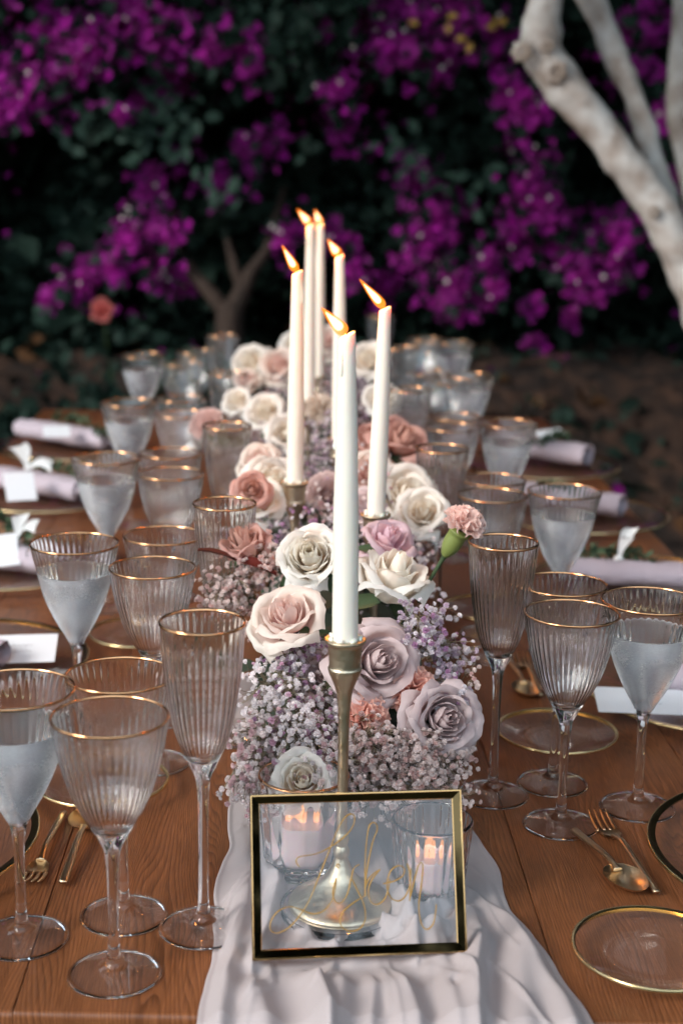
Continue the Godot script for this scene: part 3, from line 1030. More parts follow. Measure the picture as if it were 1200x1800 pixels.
func make_fork(label: String, at: Vector3, heading: float, len_: float):
	# lies along local z: the tines point to -z
	var o := thing("dessert_fork", label, "fork", at, "dessert cutlery")
	o.rotation.y = heading
	var h := 0.006
	part(o, "handle", commit([tube(spline([Vector3(0, h - 0.002, len_ * 0.52), Vector3(0, h, len_ * 0.3), Vector3(0, h + 0.003, 0.0), Vector3(0, h + 0.001, -len_ * 0.10), Vector3(0, h - 0.002, -len_ * 0.16)], 4), _spread([0.0038, 0.0037, 0.0030, 0.0028, 0.0042], 4), 10, 0.55)]), M.cutlery)
	var p := PackedVector3Array()
	for q in [[0.0042, -0.155, -0.003], [0.0085, -0.19, -0.0042], [0.0100, -0.24, -0.005], [0.0102, -0.28, -0.0045]]:
		for s in 9:
			var u := s / 4.0 - 1.0
			p.append(Vector3(u * q[0], h + q[2] + 0.0016 * u * u, q[1] * len_))
	var head := grid(p, 9, 4, false, true)
	var under := PackedVector3Array()
	for q in p: under.append(q - Vector3(0, 0.0016, 0))
	part(o, "head", commit([head, grid(under, 9, 4)]), M.cutlery)
	for k in 4:
		var x := (k - 1.5) * 0.0058
		part(o, "tine", commit([tube(spline([Vector3(x, h - 0.005, -len_ * 0.275), Vector3(x, h - 0.0045, -len_ * 0.34), Vector3(x, h - 0.002, -len_ * 0.41), Vector3(x * 0.97, h + 0.0015, -len_ * 0.475)], 4), _spread([0.0019, 0.0019, 0.0016, 0.0008], 4), 8, 0.7)]), M.cutlery)

func make_spoon(label: String, at: Vector3, heading: float, len_: float):
	var o := thing("dessert_spoon", label, "spoon", at, "dessert cutlery")
	o.rotation.y = heading
	var h := 0.006
	part(o, "handle", commit([tube(spline([Vector3(0, h - 0.002, len_ * 0.52), Vector3(0, h, len_ * 0.3), Vector3(0, h + 0.003, 0.0), Vector3(0, h + 0.002, -len_ * 0.14), Vector3(0, h, -len_ * 0.2)], 4), _spread([0.0042, 0.0040, 0.0032, 0.0028, 0.0045], 4), 10, 0.55)]), M.cutlery)
	var top := PackedVector3Array()
	var low := PackedVector3Array()
	var cz := -len_ * 0.335
	for i in 9:
		var r := i / 8.0
		for j in 28:
			var a := TAU * j / 28.0
			var w := 0.0175 * (1.0 + 0.12 * sin(a)) 
			var y := h - 0.006 + 0.0068 * r * r
			top.append(Vector3(w * r * cos(a), y + 0.0006, cz + 0.0265 * r * sin(a)))
			low.append(Vector3((w + 0.0005) * r * cos(a), y - 0.0007 + (0.0013 if i == 8 else 0.0), cz + 0.027 * r * sin(a)))
	part(o, "spoon_bowl", commit([grid(top, 28, 9, true), grid(low, 28, 9, true, true)]), M.cutlery)

func napkin_mesh(length: float, r: float, seed_: int) -> ArrayMesh:
	# cloth rolled two and a half turns, lying along x and a little flattened by its own weight
	var nz := noise(seed_, 1.0, 2)
	var p := PackedVector3Array()
	var turns := 2.6
	var n := 84
	var rows := 22
	var layer := 0.0035
	var prof := []
	for k in n:
		var t := float(k) / (n - 1)
		var a := -TAU * turns * t
		prof.append([r * (0.30 + 0.70 * t), a])
	var full := prof.duplicate()
	for k in n:
		var q: Array = prof[n - 1 - k]
		full.append([q[0] - layer * 0.6, q[1]])
	for i in rows:
		var x := length * (float(i) / (rows - 1) - 0.5)
		for q in full:
			var rr: float = q[0] * (1.0 + 0.13 * nz.get_noise_2d(x * 16.0, q[1] * 0.7) + 0.03 * sin(x * 90.0 + q[1]))
			var y := rr * sin(q[1]) * 0.80
			var slip: float = 0.004 * sin(q[1] * 0.4 + seed_)
			p.append(Vector3(x + slip * (1.0 if i > rows / 2 else -1.0), y + r * 0.80, rr * cos(q[1]) * 1.1))
	return commit([grid(p, full.size(), rows, true)])

func make_napkin(label: String, a: Vector3, b: Vector3, r: float, seed_: int):
	var o := thing("rolled_napkin", label, "napkin", Vector3((a.x + b.x) / 2.0, TABLE + 0.017, (a.z + b.z) / 2.0), "rolled napkins on the glass chargers")
	var v := b - a
	part(o, "rolled_cloth", napkin_mesh(Vector2(v.x, v.z).length(), r, seed_), M.napkin)
	o.rotation.y = atan2(-v.z, v.x)

func make_card(label: String, at: Vector3, tilt: Vector3, size: Vector2, written := true):
	var o := thing("name_card", label, "card", at, "name cards tied to the napkins")
	o.rotation = tilt
	part(o, "paper", commit([box_dict(Vector3(-size.x / 2, -0.0004, -size.y / 2), Vector3(size.x / 2, 0.0004, size.y / 2), 0.0002)]), M.card)
	if written:
		var list := []
		for l in 2:
			var pts := []
			for k in 14: pts.append(Vector3(size.x * (-0.16 + 0.024 * k) , 0.0006, size.y * (-0.1 + 0.22 * l) + 0.0022 * sin(k * 2.3 + l) * (1.0 + 0.5 * sin(k * 0.9))))
			list.append(tube(spline(pts, 3), _spread(_same(0.00022, 14), 3), 4))
		part(o, "handwriting", commit(list), M.pencil).set_meta("kind", "stuff")

func _same(v: float, n: int) -> Array:
	var a := []
	a.resize(n)
	a.fill(v)
	return a

func make_ribbon(label: String, at: Vector3, tails: Array):
	var o := thing("ribbon_bow", label, "ribbon", at, "ribbons round the napkins")
	for t in tails:
		var p := PackedVector3Array()
		var n := 10
		for i in n:
			var f := float(i) / (n - 1)
			var c := Vector3.ZERO.lerp(t[0], f) + Vector3(0, 0.012 * sin(PI * f), 0)
			var side: Vector3 = t[1]
			var w := lerpf(0.003, t[2], smoothstep(0.0, 0.6, f))
			for s in 5:
				var u := s / 2.0 - 1.0
				p.append(c + side * u * w + Vector3(0, 0.002 * sin(6.0 * f + u), 0.004 * u * u * f) - (t[0] * 0.12 * (1.0 - absf(u)) if i == n - 1 else Vector3.ZERO))
		part(o, "tail", commit([grid(p, 5, n)]), M.ribbon)
	part(o, "knot", commit([tube([Vector3(-0.006, 0, 0), Vector3(-0.003, 0.002, 0), Vector3(0.003, 0.002, 0), Vector3(0.006, 0, 0)], [0.003, 0.0045, 0.0045, 0.003], 8)]), M.ribbon)

func make_sprig(label: String, a: Vector3, b: Vector3):
	var o := thing("rosemary_sprig", label, "sprig", a, "sprigs of green on the napkins")
	var v := b - a
	var pts := []
	for k in 7:
		var t := k / 6.0
		pts.append(v * t + Vector3(0, 0.010 * sin(PI * t), 0.006 * sin(t * 7.0)))
	part(o, "stem", commit([tube(pts, [0.0014, 0.0013, 0.0012, 0.0011, 0.001, 0.0008, 0.0005], 6, 1.0, Color(0.05, 0.06, 0.03))]), M.twig)
	var lp := []
	var lc := []
	for k in 90:
		var t := rng.randf_range(0.05, 1.0)
		var c := v * t + Vector3(0, 0.010 * sin(PI * t), 0.006 * sin(t * 7.0))
		var dir := (v.normalized() * 0.6 + rand_dir()).normalized()
		var bz := turned(dir, rng.randf() * TAU)
		lp.append(Transform3D(Basis(bz.x, bz.z, bz.y).scaled(Vector3(0.30, 0.30, 0.36)), c))
		var g := rng.randf_range(0.7, 1.6)
		lc.append(Color(0.055 * g, 0.085 * g, 0.05 * g))
	scatter(o, "leaves", leaf_mesh(0.010, 0.062), M.leaf, lp, lc)

func make_places():
	build_glass_meshes()
	for k in 4:
		var f := StandardMaterial3D.new()
		f.transparency = BaseMaterial3D.TRANSPARENCY_ALPHA
		f.albedo_texture = mist_image(200 + 7 * k)
		f.roughness = 0.6
		films.append(f)
	var ords := ["first", "second", "third", "fourth", "fifth"]
	var T := "at the %s place on the tree side"
	var A := "at the %s place across from the tree"
	# [tree side?, place, kind, which, x, z]
	var spots := [
		[0, 0, "water_goblet", "", -0.253, -1.113], [0, 0, "wine_glass", "nearer", -0.170, -1.060], [0, 0, "wine_glass", "farther", -0.176, -1.153], [0, 0, "champagne_flute", "", -0.107, -1.127],
		[0, 1, "water_goblet", "", -0.286, -1.569], [0, 1, "wine_glass", "nearer", -0.191, -1.480], [0, 1, "wine_glass", "farther", -0.196, -1.613], [0, 1, "champagne_flute", "", -0.124, -1.559],
		[0, 2, "water_goblet", "", -0.325, -2.037], [0, 2, "wine_glass", "nearer", -0.226, -1.946], [0, 2, "wine_glass", "farther", -0.242, -2.086], [0, 2, "champagne_flute", "", -0.158, -2.032],
		[0, 3, "water_goblet", "", -0.362, -2.519], [0, 3, "wine_glass", "nearer", -0.262, -2.419], [0, 3, "wine_glass", "farther", -0.280, -2.578], [0, 3, "champagne_flute", "", -0.196, -2.542],
		[0, 4, "water_goblet", "", -0.422, -3.144], [0, 4, "wine_glass", "nearer", -0.326, -3.023], [0, 4, "wine_glass", "farther", -0.316, -3.217], [0, 4, "champagne_flute", "", -0.251, -3.098],
		[1, 0, "water_goblet", "", 0.298, -1.390], [1, 0, "wine_glass", "nearer", 0.216, -1.347], [1, 0, "wine_glass", "farther", 0.221, -1.445], [1, 0, "champagne_flute", "", 0.157, -1.414],
		[1, 1, "water_goblet", "", 0.283, -1.877], [1, 1, "wine_glass", "nearer", 0.189, -1.849], [1, 1, "wine_glass", "farther", 0.198, -1.945], [1, 1, "champagne_flute", "", 0.127, -1.894],
		[1, 2, "water_goblet", "", 0.263, -2.380], [1, 2, "wine_glass", "nearer", 0.171, -2.340], [1, 2, "wine_glass", "farther", 0.182, -2.440], [1, 2, "champagne_flute", "", 0.106, -2.398],
		[1, 3, "water_goblet", "", 0.245, -2.925], [1, 3, "wine_glass", "nearer", 0.200, -2.845], [1, 3, "wine_glass", "farther", 0.168, -2.955], [1, 3, "champagne_flute", "", 0.109, -2.941],
		[1, 4, "water_goblet", "", 0.251, -3.466], [1, 4, "wine_glass", "nearer", 0.176, -3.420], [1, 4, "wine_glass", "farther", 0.190, -3.530], [1, 4, "champagne_flute", "", 0.083, -3.560]]
	var i := 0
	for s in spots:
		var where: String = (T if s[0] else A) % ords[s[1]]
		var label: String
		if s[2] == "water_goblet": label = "misted water goblet " + where
		elif s[2] == "champagne_flute": label = "tall empty flute " + where
		else: label = "empty wine glass, %s of two, " % s[3] + where
		var g: String = {"water_goblet": "misted water goblets", "wine_glass": "empty ribbed wine glasses", "champagne_flute": "tall ribbed flutes"}[s[2]]
		make_glass(s[2], label, Vector3(s[4], TABLE + 0.0005 + (0.004 if s[2] == "champagne_flute" and s[1] == 0 and s[0] == 0 else 0.0), s[5]), s[1] < 3, g, i)
		i += 1
	# glass plates with gilt rims
	var small := plate_meshes(0.0665, 0.011)
	for s in [[0.257, -1.095, "small gilt-rimmed glass plate nearest the table front on the tree side"], [0.241, -1.563, "small gilt-rimmed glass plate behind the first glasses on the tree side"], [0.213, -2.03, "small gilt-rimmed glass plate at the third place on the tree side"], [-0.235, -1.408, "small gilt-rimmed glass plate at the second place across from the tree"], [-0.262, -1.89, "small gilt-rimmed glass plate at the third place across from the tree"]]:
		make_plate(small, "bread_plate", s[2], "plate", Vector3(s[0], TABLE + 0.0005, s[1]), "small glass plates")
	var big := plate_meshes(0.160, 0.014)
	var where_big := [[0.447, -1.27, "first", 1], [0.45, -1.71, "second", 1], [0.447, -2.17, "third", 1], [0.42, -2.62, "fourth", 1], [0.41, -3.06, "fifth", 1], [-0.432, -1.265, "first", 0], [-0.47, -1.765, "second", 0], [-0.50, -2.22, "third", 0], [-0.54, -2.70, "fourth", 0], [-0.58, -3.16, "fifth", 0]]
	for s in where_big:
		make_plate(big, "charger_plate", "large gilt-rimmed glass charger " + ((T if s[3] else A) % s[2]), "plate", Vector3(s[0], TABLE + 0.0005, s[1]), "glass charger plates")
	# dessert cutlery
	make_fork("brass fork, tines away from the table front, beside the small gilt plate", at_height(1095, 1500, TABLE) + Vector3(0, 0.001, 0), 0.16, 0.165)
	make_spoon("brass spoon lying beside the fork near the small gilt plate", at_height(1062, 1520, TABLE) + Vector3(0, 0.001, 0), PI + 0.30, 0.125)
	make_fork("brass fork, tines towards the table front, among the first glasses", at_height(82, 1500, TABLE) + Vector3(0, 0.001, 0), PI - 0.02, 0.150)
	make_spoon("brass spoon, bowl away from the table front, among the first glasses", at_height(139, 1490, TABLE) + Vector3(0, 0.001, 0), 0.0, 0.150)
	make_fork("brass fork half hidden behind the first flute on the tree side", at_height(930, 1190, TABLE) + Vector3(0, 0.001, 0), 0.05, 0.150)
	make_spoon("brass spoon half hidden behind the first flute on the tree side", at_height(910, 1195, TABLE) + Vector3(0, 0.001, 0), PI + 0.1, 0.150)
	# napkins, cards, ribbons and sprigs
	var naps := [
		[Vector3(0.33, 0, -2.150), Vector3(0.56, 0, -2.115), 0.026, "rolled lilac napkin at the third place on the tree side"], [Vector3(0.31, 0, -2.68), Vector3(0.488, 0, -2.57), 0.029, "rolled lilac napkin at the fourth place on the tree side, its end open"],
		[Vector3(0.335, 0, -3.14), Vector3(0.498, 0, -3.03), 0.031, "rolled lilac napkin at the fifth place on the tree side, its end open"], [Vector3(0.36, 0, -1.69), Vector3(0.56, 0, -1.66), 0.026, "rolled lilac napkin at the second place on the tree side"],
		[Vector3(-0.63, 0, -2.21), Vector3(-0.430, 0, -2.14), 0.029, "rolled lilac napkin at the third place across from the tree"], [Vector3(-0.67, 0, -2.74), Vector3(-0.46, 0, -2.62), 0.029, "rolled lilac napkin at the fourth place across from the tree"],
		[Vector3(-0.70, 0, -3.24), Vector3(-0.485, 0, -3.10), 0.029, "rolled lilac napkin at the fifth place across from the tree"], [Vector3(-0.60, 0, -1.78), Vector3(-0.405, 0, -1.72), 0.024, "rolled lilac napkin at the second place across from the tree"]]
	i = 0
	for s in naps:
		make_napkin(s[3], s[0], s[1], s[2], 300 + i)
		i += 1
	make_card("white card with faint handwriting at the second place on the tree side", at_height(1135, 1232, TABLE + 0.022), Vector3(0.10, -0.06, 0.0), Vector2(0.115, 0.065))
	make_card("white card with faint handwriting at the second place across from the tree", at_height(38, 1140, TABLE + 0.03), Vector3(0.28, 0.10, 0.02), Vector2(0.085, 0.06))
	make_card("blank white card tied on the third napkin across from the tree", at_height(2, 968, TABLE + 0.055) , Vector3(0.75, 0.35, 0.1), Vector2(0.05, 0.055), false)
	make_card("blank white card tied on the fourth napkin across from the tree", at_height(36, 855, TABLE + 0.055), Vector3(0.75, 0.35, 0.0), Vector2(0.052, 0.06), false)
	make_card("blank white card tied on the fifth napkin across from the tree", at_height(100, 758, TABLE + 0.062), Vector3(0.35, 0.2, 0.0), Vector2(0.055, 0.045), false)
	make_card("blank white card lying on the fifth napkin on the tree side", at_height(968, 764, TABLE + 0.066), Vector3(0.3, 0.3, 0.1), Vector2(0.06, 0.045), false)
	var up := Vector3.UP
	make_ribbon("white ribbon bow on the third napkin across from the tree", at_height(30, 950, TABLE + 0.058), [[Vector3(0.010, 0.042, 0), Vector3(1, 0.1, 0), 0.012], [Vector3(0.034, 0.026, 0.01), Vector3(0.4, 0.9, 0), 0.010]])
	make_ribbon("white ribbon bow on the fourth napkin across from the tree", at_height(50, 825, TABLE + 0.062), [[Vector3(-0.018, 0.046, 0), Vector3(1, 0.3, 0), 0.016], [Vector3(0.048, 0.008, 0.01), Vector3(0.1, 1.0, 0), 0.010]])
	make_ribbon("white ribbon tail standing on the third napkin on the tree side", at_height(1086, 984, TABLE + 0.05), [[Vector3(0.018, 0.052, 0.0), Vector3(1, -0.2, 0), 0.009], [Vector3(0.012, 0.040, 0.012), Vector3(1, -0.2, 0.2), 0.008]])
	make_sprig("green sprig on the third napkin on the tree side", at_height(1005, 975, TABLE + 0.05), at_height(1150, 985, TABLE + 0.05))
	make_sprig("green sprig on the fourth napkin across from the tree", at_height(40, 815, TABLE + 0.06), at_height(155, 842, TABLE + 0.06))
	make_sprig("green sprig on the third napkin across from the tree", at_height(-20, 900, TABLE + 0.06), at_height(55, 960, TABLE + 0.06))
	make_sprig("green sprig on the fifth napkin across from the tree", at_height(90, 730, TABLE + 0.06), at_height(185, 762, TABLE + 0.06))
	make_sprig("green sprig on the fifth napkin on the tree side", at_height(935, 778, TABLE + 0.06), at_height(1000, 772, TABLE + 0.06))
	make_sprig("green sprig on the fourth napkin on the tree side", at_height(940, 860, TABLE + 0.06), at_height(1010, 872, TABLE + 0.06))

# ------------------------------------------------------------------ candles
func make_holder() -> Node3D:
	var o := thing("candle_holder", "", "candle holder")
	var k := [Vector3(0, 0.0, 0), Vector3(0.040, 0.0, 0), Vector3(0.0432, 0.0008, 0), Vector3(0.0436, 0.0030, 0), Vector3(0.0405, 0.0062, 0), Vector3(0.032, 0.0115, 0), Vector3(0.022, 0.018, 0), Vector3(0.0140, 0.0255, 0), Vector3(0.0092, 0.0335, 0), Vector3(0.0062, 0.041, 0), Vector3(0.0056, 0.044, 0)]
	part(o, "base", lathe(spline(k, 4), 48), M.brass)
	k = [Vector3(0.0056, 0.0435, 0), Vector3(0.0066, 0.0455, 0), Vector3(0.0069, 0.049, 0), Vector3(0.0060, 0.0525, 0), Vector3(0.0052, 0.0545, 0), Vector3(0.0060, 0.057, 0), Vector3(0.0063, 0.061, 0), Vector3(0.0055, 0.0645, 0), Vector3(0.0045, 0.068, 0), Vector3(0.0043, 0.075, 0), Vector3(0.0043, 0.12, 0), Vector3(0.0047, 0.165, 0), Vector3(0.0056, 0.180, 0), Vector3(0.0070, 0.190, 0), Vector3(0.0100, 0.1985, 0)]
	part(o, "stem", lathe(spline(k, 4), 32), M.brass)
	k = [Vector3(0.0100, 0.1984, 0), Vector3(0.0126, 0.2045, 0), Vector3(0.0137, 0.2080, 0), Vector3(0.0139, 0.2096, 0), Vector3(0.0131, 0.2110, 0), Vector3(0.0130, 0.2150, 0), Vector3(0.0138, 0.2255, 0), Vector3(0.0145, 0.2295, 0), Vector3(0.0166, 0.2315, 0), Vector3(0.0170, 0.2330, 0), Vector3(0.0164, 0.2342, 0), Vector3(0.0125, 0.2338, 0), Vector3(0.0112, 0.2325, 0), Vector3(0.0108, 0.2180, 0), Vector3(0, 0.2175, 0)]
	part(o, "cup", lathe(spline(k, 3), 40), M.brass)
	return o

func make_candles():
	var names := ["tall brass candle holder standing behind the name frame", "brass candle holder hidden among roses under the second candle", "brass candle holder with its cup rising between the white roses", "brass candle holder far along the flowers under the tallest pair", "brass candle holder hidden at the far end of the flowers", "brass candle holder hidden in the flowers halfway along the table"]
	var cnames := ["ivory taper candle, the nearest one, burning in the tall brass holder", "ivory taper candle burning beside the nearest one, flame blown long", "ivory taper candle burning by the water goblets, in the visible brass cup", "thin ivory taper of the tallest pair, the one nearer its own brass cup", "ivory taper candle at the far end, close behind another taper", "ivory taper candle half hidden behind the nearest candle"]
	# x, z of the holder, pixel of the candle's top, flame tip relative to the wick
	var spec := [[0.005, -1.160, 610, 588, -46, -40], [0.038, -1.635, 677, 542, -46, -44], [-0.0575, -1.800, 523, 478, -28, -40], [-0.057, -2.45, 546, 395, -24, -20], [-0.046, -2.72, 563, 394, -10, -18], [-0.005, -2.10, 597, 450, -22, -22]]
	var proto: Node3D
	for k in spec.size():
		var s: Array = spec[k]
		var base := Vector3(s[0], TABLE + (0.011 if k == 0 else 0.003), s[1])
		if k == 0:
			proto = make_holder()
			proto.position = base
			tag(proto, names[0], "candle holder", "brass candle holders")
		else:
			copy_of(proto, names[k], base, "candle_holder")
		var foot := base + Vector3(0, 0.219, 0)
		var top := at_z(s[2], s[3], s[1])
		var axis := top - foot
		var len_ := axis.length()
		var c := thing("taper_candle", cnames[k], "candle", foot, "ivory taper candles")
		c.basis = Basis(Quaternion(Vector3.UP, axis.normalized()))
		var rb := 0.0104
		var prof := [Vector3(0, 0, 0), Vector3(rb, 0.0002, 0), Vector3(rb, 0.012, 0), Vector3(rb * 0.99, len_ * 0.3, 0), Vector3(rb * 0.86, len_ * 0.65, 0), Vector3(rb * 0.66, len_ * 0.94, 0), Vector3(rb * 0.62, len_ * 0.985, 0), Vector3(rb * 0.56, len_ * 0.998, 0), Vector3(rb * 0.44, len_ * 0.996, 0), Vector3(0, len_ * 0.985, 0)]
		var wob := noise(90 + k, 14.0, 2)
		var body := spline(prof, 4)
		var p := PackedVector3Array()
		for q in body:
			for j in 32:
				var a := TAU * j / 32.0
				var r: float = maxf(q.x, 0) * (1.0 + 0.05 * wob.get_noise_3d(cos(a) * 0.05, q.y, sin(a) * 0.05))
				var slant: float = 0.0028 * cos(a) * smoothstep(len_ - 0.012, len_, q.y) * minf(q.x / 0.005, 1.0)
				p.append(Vector3(r * cos(a), q.y + slant, r * sin(a)))
		part(c, "wax", commit([grid(p, 32, body.size(), true)]), M.wax)
		for q in ([0, 1, 2] if k == 0 else [1 + k % 3, 4] if k < 4 else []):
			var da: float = [PI, 2.2, 4.4, 0.7, 5.4][q]
			var dy: float = [0.70, 0.955, 0.93, 0.96, 0.90][q] * len_
			var dl: float = [0.012, 0.020, 0.034, 0.026, 0.016][q]
			var dr := rb * (0.99 if dy < len_ * 0.3 else lerpf(0.86, 0.66, clampf((dy / len_ - 0.65) / 0.29, 0.0, 1.0)))
			var dd := Vector3(cos(da), 0, sin(da))
			part(c, "wax_drip", commit([tube([dd * (dr * 0.93) + Vector3(0, dy, 0), dd * dr * 1.0 + Vector3(0, dy - dl * 0.3, 0), dd * (dr * 1.06) + Vector3(0, dy - dl * 0.8, 0), dd * (dr * 1.05) + Vector3(0, dy - dl, 0)], [0.0007, 0.0011, 0.0017, 0.0010], 8)]), M.wax)
		if k < 3:
			var lump := []
			for q in 7: lump.append(tube([Vector3(rb * cos(q * 0.9) * 1.12, 0.0145, rb * sin(q * 0.9) * 1.12), Vector3(rb * cos(q * 0.9) * 1.22, 0.0165, rb * sin(q * 0.9) * 1.22), Vector3(rb * cos(q * 0.9 + 0.3) * 1.2, 0.0150, rb * sin(q * 0.9 + 0.3) * 1.2)], [0.0014, 0.0022, 0.0012], 6))
			part(c, "spilt_wax", commit(lump), M.wax).set_meta("kind", "stuff")
		var wick_top := Vector3(-0.001, len_ + 0.004, 0)
		part(c, "wick", commit([tube([Vector3(0, len_ - 0.004, 0), Vector3(0, len_ + 0.001, 0), wick_top], [0.0006, 0.0006, 0.0005], 6)]), M.wick)
		var tip := at_z(s[2] + s[4], s[3] + s[5] - 8, s[1]) - foot
		tip = c.basis.inverse() * tip
		make_flame(c, wick_top - Vector3(0, 0.0035, 0), tip, 0.0053 if k < 3 else 0.0068)

func make_flame(parent: Node3D, root: Vector3, tip: Vector3, r: float, power := 0.008, small := false):
	var v := tip - root
	var l := v.length()
	var outer := [Vector3(0, 0, 0), Vector3(r * 0.62, l * 0.04, 0), Vector3(r * 0.96, l * 0.14, 0), Vector3(r, l * 0.26, 0), Vector3(r * 0.82, l * 0.46, 0), Vector3(r * 0.50, l * 0.70, 0), Vector3(r * 0.20, l * 0.90, 0), Vector3(0, l, 0)]
	var inner := []
	for q in outer: inner.append(Vector3(q.x * 0.62, l * 0.17 + q.y * 0.66, 0))
	var b := Basis(Quaternion(Vector3.UP, v.normalized()))
	var f := part(parent, "flame", lathe(spline(outer, 3), 20), M.tea_flame if small else M.flame)
	f.transform = Transform3D(b, root)
	part(f, "flame_core", lathe(spline(inner, 3), 16), M.tea_core if small else M.flame_core)
	var lamp := OmniLight3D.new()
	lamp.name = "flame_light"
	lamp.light_color = Color(1.0, 0.62, 0.28)
	lamp.light_energy = power
	lamp.light_size = r * 0.5
	lamp.omni_range = 6.0
	lamp.omni_attenuation = 2.0
	lamp.shadow_enabled = true
	lamp.position = Vector3(0, l * 0.45, 0)
	f.add_child(lamp, true)

# ------------------------------------------------------------------ the name frame
func make_frame():
	var bl := at_height(443, 1688, TABLE + 0.013)
	var br := at_height(820, 1673, TABLE + 0.013)
	var tl := at_depth(437, 1397, 1.195)
	var x := (br - bl).normalized()
	var y := (tl - bl)
	y = (y - x * y.dot(x))
	var h := y.length()
	y = y.normalized()
	var w := (br - bl).length()
	var o := thing("table_sign", "gold-edged glass frame with the gold word Lisbon before the tall candle", "table sign", bl)
	o.basis = Basis(x, y, x.cross(y))
	var e := 0.0078
	var dz := 0.0045
	# bevelled bars: outer edge thin, face sloping in to the glass, mitred at the corners
	var corners := [Vector2(0, 0), Vector2(w, 0), Vector2(w, h), Vector2(0, h)]
	for k in 4:
		var a: Vector2 = corners[k]
		var b: Vector2 = corners[(k + 1) % 4]
		var d := (b - a).normalized()
		var inn := Vector2(-d.y, d.x)
		var p := PackedVector3Array()
		var sec := [Vector2(0, -dz), Vector2(0, dz * 0.8), Vector2(0.0006, dz), Vector2(0.0014, dz), Vector2(0.0018, dz * 0.9), Vector2(e - 0.0007, 0.0018), Vector2(e, 0.0012), Vector2(e, -0.0012), Vector2(0.0018, -dz * 0.9), Vector2(0.0, -dz)]
		var list := []
		var dark := []
		for i in sec.size() - 1:
			p = PackedVector3Array()
			for q in [sec[i], sec[i + 1]]:
				var s: Vector2 = a + inn * q.x + d * q.x
				var t: Vector2 = b + inn * q.x - d * q.x
				p.append(Vector3(s.x, s.y, q.y))
				p.append(Vector3(t.x, t.y, q.y))
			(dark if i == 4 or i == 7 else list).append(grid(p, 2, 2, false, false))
		var bar := part(o, "gold_bar", commit(list), M.frame)
		part(bar, "painted_reflection_bevel", commit(dark), M.frame_dark_reflection)  # slopes coloured dark in place of mirrored dark surroundings
	var pane := commit([box_dict(Vector3(e - 0.001, e - 0.001, -0.0008), Vector3(w - e + 0.001, h - e + 0.001, 0.0008), 0.0002)])
	part(o, "pane", pane, M.pane)
	# the handwriting, traced on the glass
	var strokes := [
		[[352, 540], [338, 518], [352, 497], [420, 488], [480, 462], [545, 418], [580, 375], [588, 338], [570, 325], [542, 345], [510, 400], [480, 470], [450, 540], [420, 610], [388, 680], [350, 738], [300, 788], [252, 808], [226, 792], [230, 755], [262, 717], [308, 702], [352, 715], [402, 735], [450, 722], [485, 680], [500, 625], [503, 590]],
		[[503, 590], [488, 650], [498, 688], [524, 692], [550, 655], [566, 595], [580, 552], [603, 537]], [[568, 592], [590, 640], [616, 700], [622, 760], [600, 800], [560, 812], [528, 798], [515, 770], [530, 730], [572, 696], [622, 668]],
		[[622, 668], [632, 570], [660, 450], [683, 392], [672, 365], [650, 376], [636, 440], [626, 550], [624, 668]], [[622, 640], [640, 600], [664, 575], [690, 560]],
		[[690, 560], [655, 600], [638, 645], [645, 690], [672, 706], [705, 684], [722, 640], [728, 600]], [[700, 620], [745, 612], [785, 590], [792, 560], [765, 548], [732, 572], [716, 628], [730, 678], [765, 694], [796, 670], [815, 620], [820, 560]],
		[[806, 540], [816, 600], [810, 696]], [[810, 690], [830, 620], [852, 550], [868, 540], [870, 570], [860, 640], [848, 720], [856, 790], [878, 816], [905, 796], [918, 750], [922, 714]], [[505, 540], [512, 532], [519, 540], [512, 548], [505, 540]]]
	for s in strokes:
		var pts := []
		for q in s:
			var fx: float = (q[0] - 148.0) / (1045.0 - 148.0)
			var fy: float = (915.0 - q[1]) / (915.0 - 232.0)
			pts.append(Vector3(w * fx, h * fy, 0.0011))
		var rr := []
		for i in pts.size(): rr.append(0.00102 + 0.0003 * sin(i * 1.7))
		part(o, "gold_letter", commit([tube(spline(pts, 5), _spread(rr, 5), 6, 0.5)]), M.ink)

